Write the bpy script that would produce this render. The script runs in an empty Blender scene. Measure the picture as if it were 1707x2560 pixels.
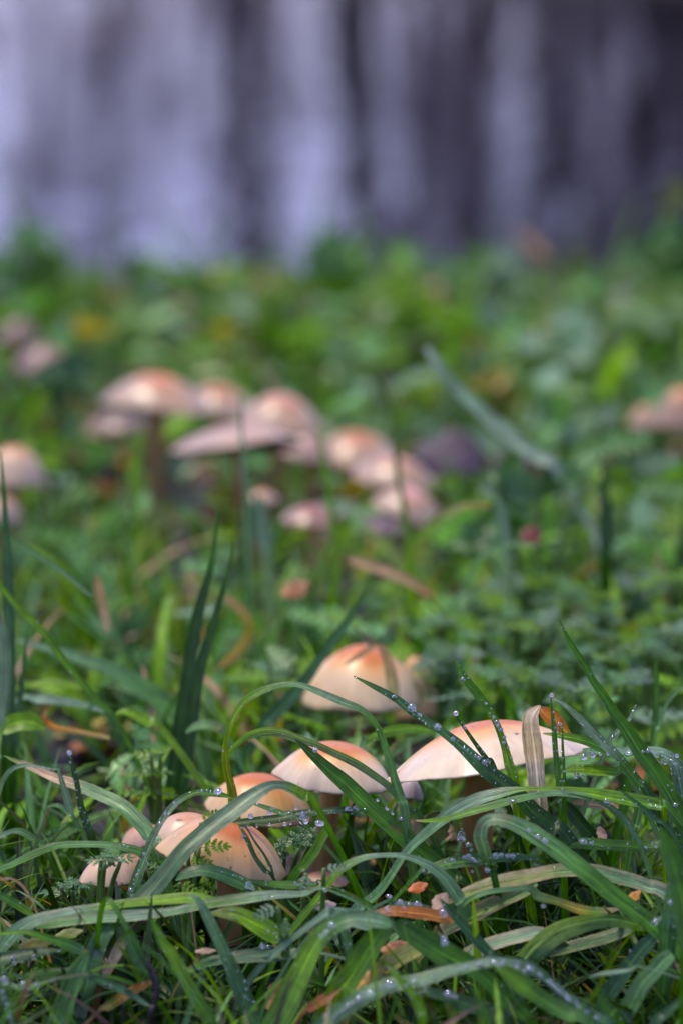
import bpy, math, random
import numpy as np
from mathutils import Vector, Matrix
R = math.radians
rng = np.random.default_rng(7)
random.seed(7)
SC = bpy.context.scene
COL = SC.collection

# ------------------------------------------------------------------ camera
FPX = 11431.0                       # focal length in photograph pixels (1707 wide)
PITCH = R(9.33)
CAM = Vector((0, 0, .355))
cd = bpy.data.cameras.new('camera')
cam = bpy.data.objects.new('camera', cd); COL.objects.link(cam)
cam.location = CAM
cam.rotation_euler = (R(90) - PITCH, 0, 0)
cd.sensor_fit = 'HORIZONTAL'; cd.sensor_width = 24.0
cd.lens = 24.0 * FPX / 1707.0
cd.clip_start = .05; cd.clip_end = 2000
cd.dof.use_dof = True
cd.dof.focus_distance = 1.372
cd.dof.aperture_fstop = (cd.lens / 1000) / .0180
cd.dof.aperture_blades = 0
SC.camera = cam

# ------------------------------------------------------------------ light
SUN_EL, SUN_AZ = R(72), R(300)
w = bpy.data.worlds.new('World'); SC.world = w; w.use_nodes = True
nt = w.node_tree; nt.nodes.clear()
sky = nt.nodes.new('ShaderNodeTexSky'); sky.sky_type = 'NISHITA'; sky.sun_disc = False
sky.sun_elevation = SUN_EL; sky.sun_rotation = SUN_AZ; sky.dust_density = 1.2; sky.air_density = 1.0
hs = nt.nodes.new('ShaderNodeHueSaturation'); hs.inputs['Saturation'].default_value = .7
tn = nt.nodes.new('ShaderNodeMix'); tn.data_type = 'RGBA'; tn.blend_type = 'MULTIPLY'
tn.inputs[0].default_value = 1; tn.inputs[7].default_value = (.93, .85, 1.38, 1)
bg = nt.nodes.new('ShaderNodeBackground'); bg.inputs[1].default_value = .118
out = nt.nodes.new('ShaderNodeOutputWorld')
nt.links.new(sky.outputs[0], hs.inputs['Color']); nt.links.new(hs.outputs[0], tn.inputs[6])
nt.links.new(tn.outputs[2], bg.inputs[0]); nt.links.new(bg.outputs[0], out.inputs[0])
sl = bpy.data.lights.new('sun', 'SUN'); sl.energy = 1.5; sl.angle = R(12); sl.color = (1, .88, .64)
sun = bpy.data.objects.new('sun', sl); COL.objects.link(sun)
# direction towards the sun: Nishita rotation is clockwise from +Y
sd = Vector((math.sin(SUN_AZ) * math.cos(SUN_EL), math.cos(SUN_AZ) * math.cos(SUN_EL), math.sin(SUN_EL)))
sun.rotation_euler = sd.to_track_quat('Z', 'Y').to_euler()
SC.view_settings.view_transform = 'Standard'; SC.view_settings.look = 'None'
SC.view_settings.gamma = 1; SC.view_settings.use_curve_mapping = False
SC.view_settings.exposure = 1.0
SC.render.engine = 'CYCLES'
SC.cycles.use_denoising = True
SC.cycles.max_bounces = 10; SC.cycles.transmission_bounces = 8; SC.cycles.transparent_max_bounces = 8
SC.cycles.caustics_reflective = False; SC.cycles.caustics_refractive = True
SC.cycles.sample_clamp_indirect = 6

# ------------------------------------------------------------------ helpers
FW = Vector((0, math.cos(PITCH), -math.sin(PITCH)))
RT = Vector((1, 0, 0))
UP = Vector((0, math.sin(PITCH), math.cos(PITCH)))
def dm(d):
    """distances in front of the focus are drawn together: the clump is shallow"""
    return d if d > 1.385 else 1.385 - (1.385 - d) * .62
def P0(px, py, d):
    return CAM + (FW + RT * ((px - 853.5) / FPX) - UP * ((py - 1280) / FPX)) * d
def P(px, py, d):
    """the point d metres in front of the lens that is seen at (px, py) of the photograph"""
    return P0(px, py, dm(d))
def proj(v):
    """numpy (n,3) -> px, py, depth"""
    q = np.asarray(v, float) - np.array(CAM)
    d = q @ np.array(FW); x = q @ np.array(RT); y = q @ np.array(UP)
    d = np.maximum(d, 1e-6)
    return 853.5 + FPX * x / d, 1280 - FPX * y / d, d
def gz(x, y):
    """height of the ground"""
    x = np.asarray(x, float); y = np.asarray(y, float)
    b = .006 * np.sin(x * 19 + 1.3) * np.sin(y * 13 + .4) + .004 * np.sin(x * 41 + y * 27) + .003 * np.sin(y * 53 - x * 37)
    near = np.clip((y - 1.25) / .35, 0, 1)
    z = -.022 + .020 * near + b
    drop = np.clip((y - 3.12) / .9, 0, 1)
    return z - .95 * drop * drop * (3 - 2 * drop)

def link(me, name, mat=None, parent=None, origin=None):
    o = bpy.data.objects.new(name, me); COL.objects.link(o)
    if mat: me.materials.append(mat)
    if parent is not None: o.parent = parent
    elif origin is not None: o.location = origin
    return o
def mesh(name, verts, faces, tint=None, uv=None, mat=None, parent=None, origin=None, smooth=True):
    """one mesh object; verts in world space, moved to the parent's or own origin"""
    v = np.asarray(verts, float)
    off = np.array(parent.location if parent is not None else (origin if origin is not None else (0, 0, 0)))
    if parent is not None and parent.parent is not None: off = off + np.array(parent.parent.location)
    v = v - off
    me = bpy.data.meshes.new(name)
    fa = np.asarray(faces) if not isinstance(faces, list) else None
    if fa is not None and fa.ndim == 2:
        n, k = fa.shape
        me.vertices.add(len(v)); me.vertices.foreach_set('co', v.ravel())
        me.loops.add(n * k); me.loops.foreach_set('vertex_index', fa.ravel().astype(np.int32))
        me.polygons.add(n); me.polygons.foreach_set('loop_start', np.arange(0, n * k, k, dtype=np.int32))
        me.update(calc_edges=True)
    else:
        me.from_pydata([tuple(q) for q in v], [], faces)
    if smooth: me.polygons.foreach_set('use_smooth', np.ones(len(me.polygons), bool))
    if tint is not None:
        a = me.attributes.new('tint', 'FLOAT_COLOR', 'POINT')
        t = np.ones((len(v), 4)); t[:, :3] = np.asarray(tint)
        a.data.foreach_set('color', t.ravel())
    if uv is not None:
        a = me.attributes.new('strip', 'FLOAT_VECTOR', 'POINT')
        t = np.zeros((len(v), 3)); t[:, :2] = np.asarray(uv)
        a.data.foreach_set('vector', t.ravel())
    return link(me, name, mat, parent, origin)
def tag(o, label=None, cat=None, group=None, kind=None):
    if label: o['label'] = label
    if cat: o['category'] = cat
    if group: o['group'] = group
    if kind: o['kind'] = kind
    return o
def empty(name, loc, label=None, cat=None, group=None):
    o = bpy.data.objects.new(name, None); o.empty_display_size = .01; COL.objects.link(o); o.location = loc
    return tag(o, label, cat, group)

# ------------------------------------------------------------------ materials
class NT:
    def __init__(s, name):
        s.m = bpy.data.materials.new(name); s.m.use_nodes = True; s.t = s.m.node_tree; s.t.nodes.clear()
        s.o = s.n('OutputMaterial')
    def n(s, kind, **kw):
        x = s.t.nodes.new('ShaderNode' + kind)
        for k, v in kw.items():
            if k.startswith('i_'):
                key = k[2:].replace('_', ' ')
                x.inputs[key if key in x.inputs else int(key)].default_value = v
            else: setattr(x, k, v)
        return x
    def l(s, a, b): s.t.links.new(a, b)
    def val(s, v, b):
        if hasattr(v, 'is_output'): s.l(v, b)
        else: b.default_value = v
    def math(s, op, a, b=0.0, c=0.0):
        x = s.n('Math', operation=op)
        s.val(a, x.inputs[0]); s.val(b, x.inputs[1]); s.val(c, x.inputs[2]); return x.outputs[0]
    def mix(s, f, a, b, mode='MIX'):
        x = s.n('Mix', data_type='RGBA', blend_type=mode)
        s.val(f, x.inputs[0]); s.val(a, x.inputs[6]); s.val(b, x.inputs[7]); return x.outputs[2]
    def rng(s, v, a, b, c, d):
        x = s.n('MapRange'); s.val(v, x.inputs[0])
        for i, q in enumerate((a, b, c, d)): x.inputs[i + 1].default_value = q
        return x.outputs[0]

def leaf_material(name, trans=.32, rough=.36, vein=True, spec=.24, coat=0.0):
    q = NT(name)
    at = q.n('Attribute', attribute_name='tint'); st = q.n('Attribute', attribute_name='strip')
    oi = q.n('ObjectInfo')
    tc = q.n('TexCoord')
    sep = q.n('SeparateXYZ'); q.l(st.outputs['Vector'], sep.inputs[0])
    u, v = sep.outputs[0], sep.outputs[1]
    col = at.outputs['Color']
    nz = q.n('TexNoise', i_Scale=140.0, i_Detail=3.0); q.l(tc.outputs['Object'], nz.inputs['Vector'])
    f1 = q.rng(nz.outputs[0], .3, .7, .82, 1.2)
    h = None
    if vein:
        cmb = q.n('CombineXYZ'); q.l(q.math('MULTIPLY', u, 5.0), cmb.inputs[0]); q.l(q.math('MULTIPLY', v, 2.2), cmb.inputs[1])
        q.l(q.math('MULTIPLY', oi.outputs['Random'], 50.0), cmb.inputs[2])
        sn = q.n('TexNoise', i_Scale=1.0, i_Detail=4.0, i_Roughness=.65); q.l(cmb.outputs[0], sn.inputs['Vector'])
        streak = q.rng(sn.outputs[0], .32, .68, .45, 1.55)
        au = q.math('ABSOLUTE', u)
        mid = q.rng(au, 0.0, .15, 1.9, 1.0)
        f1 = q.math('MULTIPLY', q.math('MULTIPLY', f1, streak), mid)
        wv = q.math('SINE', q.math('MULTIPLY', u, 34.0))
        h = q.math('ADD', q.math('MULTIPLY', wv, .35), sn.outputs[0])
    col = q.mix(1.0, col, f1, 'MULTIPLY')
    # small brown flecks of age
    fl = q.n('TexNoise', i_Scale=55.0, i_Detail=2.0); q.l(tc.outputs['Object'], fl.inputs['Vector'])
    col = q.mix(q.rng(fl.outputs[0], .70, .76, 0.0, .45), col, (.22, .12, .035, 1))
    pb = q.n('BsdfPrincipled', i_Roughness=rough)
    pb.inputs['Specular IOR Level'].default_value = spec
    pb.inputs['Coat Weight'].default_value = coat; pb.inputs['Coat Roughness'].default_value = .15
    q.l(col, pb.inputs['Base Color'])
    if h is not None:
        bp = q.n('Bump', i_Strength=.35, i_Distance=.0004); q.l(h, bp.inputs['Height']); q.l(bp.outputs[0], pb.inputs['Normal'])
    else:
        bp = q.n('Bump', i_Strength=.5, i_Distance=.0006); q.l(nz.outputs[0], bp.inputs['Height']); q.l(bp.outputs[0], pb.inputs['Normal'])
    tr = q.n('BsdfTranslucent'); q.l(q.mix(1.0, col, (1.5, 1.4, .35, 1), 'MULTIPLY'), tr.inputs[0])
    mx = q.n('MixShader', i_0=trans); q.l(pb.outputs[0], mx.inputs[1]); q.l(tr.outputs[0], mx.inputs[2])
    q.l(mx.outputs[0], q.o.inputs[0]); return q.m

def simple_material(name, rough=.6, spec=.4, scale=300.0, lo=.75, hi=1.2, sss=0.0, bump=.3, dist=.0005, coat=0.0, stretch=None):
    q = NT(name)
    at = q.n('Attribute', attribute_name='tint'); tc = q.n('TexCoord')
    vec = tc.outputs['Object']
    if stretch:
        mp = q.n('Mapping'); mp.inputs['Scale'].default_value = stretch; q.l(vec, mp.inputs[0]); vec = mp.outputs[0]
    nz = q.n('TexNoise', i_Scale=scale, i_Detail=4.0); q.l(vec, nz.inputs['Vector'])
    n2 = q.n('TexNoise', i_Scale=scale * .16, i_Detail=3.0); q.l(vec, n2.inputs['Vector'])
    f = q.math('MULTIPLY', q.rng(nz.outputs[0], .3, .7, lo, hi), q.rng(n2.outputs[0], .35, .65, lo, hi))
    col = q.mix(1.0, at.outputs['Color'], f, 'MULTIPLY')
    pb = q.n('BsdfPrincipled', i_Roughness=rough)
    pb.inputs['Specular IOR Level'].default_value = spec
    pb.inputs['Subsurface Weight'].default_value = sss
    pb.inputs['Subsurface Radius'].default_value = (.004, .002, .001); pb.inputs['Subsurface Scale'].default_value = 1.0
    pb.inputs['Coat Weight'].default_value = coat; pb.inputs['Coat Roughness'].default_value = .2
    q.l(col, pb.inputs['Base Color'])
    bp = q.n('Bump', i_Strength=bump, i_Distance=dist); q.l(nz.outputs[0], bp.inputs['Height']); q.l(bp.outputs[0], pb.inputs['Normal'])
    q.l(pb.outputs[0], q.o.inputs[0]); return q.m

M_BLADE = leaf_material('grass_leaf', trans=.33, rough=.29, spec=.42)
M_GRASS = leaf_material('grass_mass', trans=.22, rough=.36)
M_HERB = leaf_material('herb_leaf', trans=.33, rough=.36, vein=False, spec=.36)
M_DRY = simple_material('dry_leaf', rough=.55, scale=240, lo=.7, hi=1.3)
M_DRYT = leaf_material('dry_grass', trans=.45, rough=.5, spec=.3)
M_STEMG = simple_material('green_stem', rough=.4, scale=200)
M_FLESH = simple_material('mushroom_stem', rough=.6, scale=420, lo=.8, hi=1.15, sss=.1, stretch=(1, 1, .15))
M_BARK = simple_material('bark', rough=.9, spec=.15, scale=22, lo=.55, hi=1.4, bump=.8, dist=.01, stretch=(1, 1, .25))
M_TWIG = simple_material('twig_bark', rough=.45, scale=500, lo=.6, hi=1.3, coat=.12)

def cap_material():
    q = NT('mushroom_cap')
    at = q.n('Attribute', attribute_name='tint'); st = q.n('Attribute', attribute_name='strip')
    tc = q.n('TexCoord')
    sep = q.n('SeparateXYZ'); q.l(st.outputs['Vector'], sep.inputs[0])
    # fine radial fibres: noise in (angle, radius) space made seamless with sine and cosine
    ang = q.math('MULTIPLY', sep.outputs[1], 6.2832)
    cmb = q.n('CombineXYZ')
    q.l(q.math('MULTIPLY', q.math('COSINE', ang), 9.0), cmb.inputs[0]); q.l(q.math('MULTIPLY', q.math('SINE', ang), 9.0), cmb.inputs[1])
    q.l(q.math('MULTIPLY', sep.outputs[0], 1.6), cmb.inputs[2])
    fb = q.n('TexNoise', i_Scale=1.0, i_Detail=5.0, i_Roughness=.6); q.l(cmb.outputs[0], fb.inputs['Vector'])
    bl = q.n('TexNoise', i_Scale=75.0, i_Detail=4.0); q.l(tc.outputs['Object'], bl.inputs['Vector'])
    f = q.math('MULTIPLY', q.rng(fb.outputs[0], .3, .7, .88, 1.08), q.rng(bl.outputs[0], .3, .7, .82, 1.10))
    col = q.mix(1.0, at.outputs['Color'], f, 'MULTIPLY')
    # buff stains and dark specks of dirt
    s2 = q.n('TexNoise', i_Scale=48.0, i_Detail=2.0); q.l(tc.outputs['Object'], s2.inputs['Vector'])
    col = q.mix(q.rng(s2.outputs[0], .56, .74, 0.0, .6), col, (.60, .34, .12, 1))
    s3 = q.n('TexNoise', i_Scale=260.0, i_Detail=1.0); q.l(tc.outputs['Object'], s3.inputs['Vector'])
    col = q.mix(q.rng(s3.outputs[0], .73, .77, 0.0, .75), col, (.12, .06, .03, 1))
    pb = q.n('BsdfPrincipled', i_Roughness=.30)
    pb.inputs['Specular IOR Level'].default_value = .42
    pb.inputs['Subsurface Weight'].default_value = .22; pb.inputs['Subsurface Radius'].default_value = (.004, .0022, .0012)
    pb.inputs['Subsurface Scale'].default_value = 1.0
    q.l(col, pb.inputs['Base Color'])
    bp = q.n('Bump', i_Strength=.25, i_Distance=.0006); q.l(q.math('ADD', fb.outputs[0], bl.outputs[0]), bp.inputs['Height'])
    q.l(bp.outputs[0], pb.inputs['Normal'])
    q.l(pb.outputs[0], q.o.inputs[0]); return q.m
M_CAP = cap_material()
M_GILL = simple_material('mushroom_gills', rough=.75, scale=300)

def soil_material():
    q = NT('wet_soil'); tc = q.n('TexCoord')
    a = q.n('TexNoise', i_Scale=30.0, i_Detail=8.0); q.l(tc.outputs['Object'], a.inputs['Vector'])
    b = q.n('TexVoronoi', i_Scale=160.0); q.l(tc.outputs['Object'], b.inputs['Vector'])
    c1 = q.mix(q.rng(a.outputs[0], .35, .65, 0, 1), (.008, .006, .005, 1), (.030, .019, .013, 1))
    c = q.mix(q.rng(b.outputs['Distance'], 0, .5, .5, 0), c1, (.04, .026, .02, 1))
    pb = q.n('BsdfPrincipled', i_Roughness=.55); q.l(c, pb.inputs['Base Color'])
    bp = q.n('Bump', i_Strength=.9, i_Distance=.006); q.l(q.math('ADD', a.outputs[0], b.outputs['Distance']), bp.inputs['Height'])
    q.l(bp.outputs[0], pb.inputs['Normal']); q.l(pb.outputs[0], q.o.inputs[0]); return q.m
def water_material():
    q = NT('pond_water'); tc = q.n('TexCoord')
    mp = q.n('Mapping'); mp.inputs['Scale'].default_value = (2.6, .8, 1); q.l(tc.outputs['Object'], mp.inputs[0])
    a = q.n('TexNoise', i_Scale=1.3, i_Detail=3.0, i_Roughness=.5); q.l(mp.outputs[0], a.inputs['Vector'])
    pb = q.n('BsdfPrincipled', i_Roughness=.06); pb.inputs['Base Color'].default_value = (.010, .010, .012, 1)
    pb.inputs['IOR'].default_value = 1.333
    bp = q.n('Bump', i_Strength=.5, i_Distance=.02); q.l(a.outputs[0], bp.inputs['Height']); q.l(bp.outputs[0], pb.inputs['Normal'])
    q.l(pb.outputs[0], q.o.inputs[0]); return q.m
def dew_material():
    q = NT('dew'); g = q.n('BsdfPrincipled', i_Roughness=.0)
    g.inputs['Transmission Weight'].default_value = 1; g.inputs['IOR'].default_value = 1.333
    g.inputs['Base Color'].default_value = (1, 1, 1, 1); g.inputs['Specular IOR Level'].default_value = .5
    gl = q.n('BsdfGlossy', i_Roughness=.06); mx = q.n('MixShader', i_0=.20); q.l(g.outputs[0], mx.inputs[1]); q.l(gl.outputs[0], mx.inputs[2])
    q.l(mx.outputs[0], q.o.inputs[0]); return q.m
M_SOIL, M_WATER, M_DEW = soil_material(), water_material(), dew_material()

# ------------------------------------------------------------------ setting
def axis(*seg):
    out = []
    for a, b, n in seg: out += list(np.linspace(a, b, n, endpoint=False))
    return out + [seg[-1][1]]
gx = np.array(axis((-400, -60, 5), (-60, -6, 8), (-6, -1.5, 10), (-1.5, 1.5, 90), (1.5, 6, 10), (6, 60, 8), (60, 400, 5)))
gy = np.array(axis((-300, -20, 5), (-20, -2, 8), (-2, .6, 12), (.6, 3.4, 90), (3.4, 4.6, 14), (4.6, 15.2, 10), (15.2, 16.8, 8), (16.8, 60, 10), (60, 900, 6)))
X, Y = np.meshgrid(gx, gy)
Z = gz(X, Y)
WATER_Z = -.35
far = np.clip((Y - 15.2) / 1.6, 0, 1)
Z = Z * (1 - far) + far * (WATER_Z + .10 + .03 * np.sin(X * 1.7) * np.sin(Y * .9))
nx, ny = len(gx), len(gy)
idx = np.arange(nx * ny).reshape(ny, nx)
F = np.stack([idx[:-1, :-1], idx[:-1, 1:], idx[1:, 1:], idx[1:, :-1]], -1).reshape(-1, 4)
tag(mesh('ground', np.stack([X, Y, Z], -1).reshape(-1, 3), F, mat=M_SOIL), 'dark wet soil under the grass and along the far bank', kind='structure')
tag(mesh('pond_water', [(-200, 3.3, WATER_Z), (200, 3.3, WATER_Z), (200, 17, WATER_Z), (-200, 17, WATER_Z)], np.array([[0, 1, 2, 3]]), mat=M_WATER, smooth=False),
    'still lilac grey water behind the grassy bank reflecting tree trunks', kind='structure')

def tube(pts, rad, n=8, closed=True):
    """verts and quads of a tube along pts"""
    p = np.asarray(pts, float); r = np.asarray(rad, float); m = len(p)
    t = np.gradient(p, axis=0); t /= np.linalg.norm(t, axis=1)[:, None] + 1e-12
    ref = np.array([1., 0, 0]) if abs(t[0][0]) < .8 else np.array([0, 1., 0])
    vs = []
    a = np.linspace(0, 2 * np.pi, n, endpoint=False)
    u = None
    for i in range(m):
        u = ref - t[i] * (ref @ t[i]) if u is None else u - t[i] * (u @ t[i])
        u /= np.linalg.norm(u) + 1e-12
        b = np.cross(t[i], u)
        vs.append(p[i] + r[i] * (np.cos(a)[:, None] * u + np.sin(a)[:, None] * b))
    v = np.concatenate(vs)
    f = []
    for i in range(m - 1):
        for k in range(n):
            f.append((i * n + k, i * n + (k + 1) % n, (i + 1) * n + (k + 1) % n, (i + 1) * n + k))
    if closed:
        f.append(tuple(range(n - 1, -1, -1))); f.append(tuple((m - 1) * n + k for k in range(n)))
    return v, f
def join(parts):
    V, Fs, n = [], [], 0
    for v, f in parts:
        V.append(v); Fs += [tuple(i + n for i in q) for q in f]; n += len(v)
    return np.concatenate(V), Fs

# trees on the far bank: out of the frame themselves, seen mirrored in the pond
def tree(px, dist, width, label, lean=0.0, fork=None, height=6.5, tintv=(.055, .040, .042), seed=0):
    rs = np.random.default_rng(seed + int(px))
    x0 = (px - 853.5) / FPX * dist; y0 = math.sqrt(max(dist ** 2 - x0 ** 2, 1)); z0 = WATER_Z + .04
    r0 = width / FPX * dist / 2
    root = empty('bare_tree', (x0, y0, z0), label, 'tree', 'bare trees on the far bank')
    h = np.linspace(0, height, 16)
    wob = np.cumsum(rs.normal(0, .022, (16, 2)), axis=0)
    pts = np.stack([x0 + lean * h + wob[:, 0], y0 + wob[:, 1], z0 + h], -1)
    rad = r0 * (1.25 - .25 * np.clip(h / .5, 0, 1)) * (1 - .8 * h / height)
    v, f = tube(pts, rad, 9)
    mesh('trunk', v, f, tint=np.tile(tintv, (len(v), 1)), mat=M_BARK, parent=root)
    br = []
    for k in range(11):
        i = rs.integers(2, 14); a = rs.uniform(0, 2 * np.pi); L = rs.uniform(.5, 1.6)
        s = np.linspace(0, 1, 6)[:, None]
        d = np.array([math.cos(a), math.sin(a), rs.uniform(.5, 1.5)]); d /= np.linalg.norm(d)
        q = pts[i] + d * L * s + np.array([0, 0, .25]) * L * s ** 2 + np.cumsum(rs.normal(0, .02, (6, 3)), axis=0) * s
        br.append(tube(q, rad[i] * .38 * (1 - .8 * s[:, 0]) + .002, 5))
        for j in range(3):
            b = q[rs.integers(2, 6)]; dd = d + rs.normal(0, .6, 3); dd /= np.linalg.norm(dd)
            qq = b + dd * L * .5 * np.linspace(0, 1, 4)[:, None]
            br.append(tube(qq, np.linspace(.006, .0015, 4), 4))
    v, f = join(br)
    mesh('branches', v, f, tint=np.tile(np.array(tintv) * .9, (len(v), 1)), mat=M_BARK, parent=root)
TREES = [  # px in the photograph, width there, lean, label
    (895, 85, .0, 'dark trunk mirrored as the broad dark band just right of the middle'),
    (1345, 88, .01, 'thick dark trunk mirrored as the widest band in the right third'),
    (1215, 75, -.03, 'brown trunk mirrored left of the widest dark band'),
    (1050, 42, .0, 'slim trunk mirrored between the middle band and the brown trunk'),
    (1490, 50, .02, 'slim trunk mirrored right of the widest dark band'),
    (1625, 95, -.01, 'dark trunk mirrored near the right border of the water'),
    (1740, 120, .0, 'trunk mirrored at the very edge of the water, right of all others'),
    (650, 62, -.05, 'leaning trunk mirrored as the double dark streak left of the middle'),
    (585, 22, .03, 'thin trunk mirrored beside the leaning trunk'),
    (300, 26, .04, 'thin leaning trunk mirrored in the pale left half'),
    (100, 30, -.02, 'trunk mirrored as the leftmost dark patch'),
]
for k, (px, wd, ln, lb) in enumerate(TREES):
    tree(px, 17.4 + .5 * (k % 4), wd * 1.15, 'bare ' + lb, lean=ln, seed=k)
# loose thicket of thin stems behind the trees, thicker to the right: nobody could count it
def thicket():
    rs = np.random.default_rng(3); parts = []
    for k in range(620):
        px = 853 + rs.normal(0, 1) * 900 + rs.uniform(-1, 1) * 2600
        dens = .07 + .22 * np.clip((px - 650) / 800, 0, 1)
        if rs.random() > dens: continue
        d = rs.uniform(19.5, 27)
        x = (px - 853.5) / FPX * d; n = 7
        h = np.linspace(0, rs.uniform(1.0, 4.0), n)
        p = np.stack([x + np.cumsum(rs.normal(0, .05, n)) + h * rs.normal(0, .12), np.full(n, d) + np.cumsum(rs.normal(0, .05, n)), WATER_Z + h], -1)
        parts.append(tube(p, np.linspace(rs.uniform(.012, .05), .003, n), 5, closed=False))
    for k in range(520):
        px = rs.uniform(-7500, 9200)
        if -350 < px < 2050: continue
        d = rs.uniform(17.5, 26); x = (px - 853.5) / FPX * d; n = 7; big = rs.random() < .22
        h = np.linspace(0, rs.uniform(5, 7) if big else rs.uniform(1.2, 4.5), n)
        p = np.stack([x + np.cumsum(rs.normal(0, .05, n)) + h * rs.normal(0, .08), np.full(n, d) + np.cumsum(rs.normal(0, .05, n)), WATER_Z + h], -1)
        parts.append(tube(p, np.linspace(rs.uniform(.05, .09) if big else rs.uniform(.012, .05), .004, n), 6, closed=False))
    v, f = join(parts)
    tag(mesh('thicket', v, f, tint=np.tile((.13, .085, .10), (len(v), 1)), mat=M_BARK), 'thicket of thin bare stems on the far bank', kind='stuff')
thicket()
# brushwood on the far bank: thin twig clumps
def brush():
    rs = np.random.default_rng(5); V, Fq = [], []; n = 0
    for k in range(9000):
        px = rs.uniform(-1800, 3600)
        dens = .10 + .18 * np.clip((px - 800) / 900, 0, 1)
        if rs.random() > dens: continue
        d = rs.uniform(17.5, 24); x = (px - 853.5) / FPX * d
        L = rs.uniform(.25, 1.1); a = rs.normal(0, .45); b = rs.normal(0, .45)
        p0 = np.array([x, d, WATER_Z + rs.uniform(0, 1.25)]); dv = np.array([math.sin(a), math.sin(b), 1.0]); dv *= L / np.linalg.norm(dv)
        s = np.array([.006, 0, 0])
        V += [p0 - s, p0 + s, p0 + dv + s * .3, p0 + dv - s * .3]; Fq.append((n, n + 1, n + 2, n + 3)); n += 4
    for cx, ch, cw, cn in [(950, 1.25, 80, 160), (1100, 1.2, 90, 200), (1250, 1.3, 90, 220), (1400, 1.25, 80, 160), (1560, 1.2, 90, 160), (1680, 1.2, 90, 160), (620, 1.25, 60, 90), (1200, .85, 80, 100), (480, .6, 60, 26), (380, .5, 60, 26), (60, .3, 60, 40), (110, .75, 50, 90), (225, .45, 36, 60), (335, .28, 40, 60), (300, .92, 46, 80), (640, .22, 50, 90), (690, .55, 40, 60), (430, .10, 60, 40), (160, 1.0, 70, 60), (980, .7, 60, 60), (1160, .5, 90, 120), (1420, .3, 60, 60), (1560, .8, 90, 120)]:
        for k in range(cn):
            d = rs.uniform(17.4, 18.6); x = (cx + rs.normal(0, cw) - 853.5) / FPX * d; L = rs.uniform(.08, .26); a = rs.normal(0, .7)
            p0 = np.array([x, d, WATER_Z + ch + rs.normal(0, .10)]); dv = np.array([math.sin(a), rs.normal(0, .4), 1.0]); dv *= L / np.linalg.norm(dv)
            s = np.array([.007, 0, 0]); V += [p0 - s, p0 + s, p0 + dv + s * .3, p0 + dv - s * .3]; Fq.append((n, n + 1, n + 2, n + 3)); n += 4
    tag(mesh('brushwood', np.array(V), np.array(Fq), tint=np.tile((.13, .085, .10), (n, 1)), mat=M_BARK), 'tangle of dead twigs along the far bank', kind='stuff')
brush()

# ------------------------------------------------------------------ blades
BC = {'dark': (.018, .072, .003), 'green': (.052, .175, .003), 'bright': (.150, .320, .003), 'glauc': (.040, .125, .036),
      'pale': (.10, .24, .066), 'sheen': (.155, .27, .145), 'tan': (.42, .27, .15), 'pink': (.50, .33, .18), 'orange': (.50, .17, .03), 'yellow': (.34, .28, .035),  # sheen, and partly pale, hold the sky's gleam as leaf colour
      'brown': (.16, .07, .03), 'grey': (.46, .38, .27), 'olive': (.13, .17, .02), 'black': (.018, .010, .014)}
def ramp(stops, t):
    t = np.asarray(t); xs = [s[0] for s in stops]; cs = np.array([BC[s[1]] if isinstance(s[1], str) else s[1] for s in stops])
    return np.stack([np.interp(t, xs, cs[:, i]) for i in range(3)], -1)
def spline(p, n):
    """centripetal-ish Catmull-Rom through rows of p, n samples per span"""
    p = np.asarray(p, float); m = len(p)
    q = np.vstack([2 * p[0] - p[1], p, 2 * p[-1] - p[-2]])
    out = []
    for i in range(1, m):
        a, b, c, d = q[i - 1], q[i], q[i + 1], q[i + 2]
        for t in np.linspace(0, 1, n, endpoint=False):
            out.append(.5 * (2 * b + (c - a) * t + (2 * a - 5 * b + 4 * c - d) * t * t + (3 * b - a - 3 * c + d) * t ** 3))
    out.append(p[-1]); return np.array(out)
BL = []       # every traced blade: label, screen samples, depth, width
SIDE = np.array([-1, -.55, 0, .55, 1.0])
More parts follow.
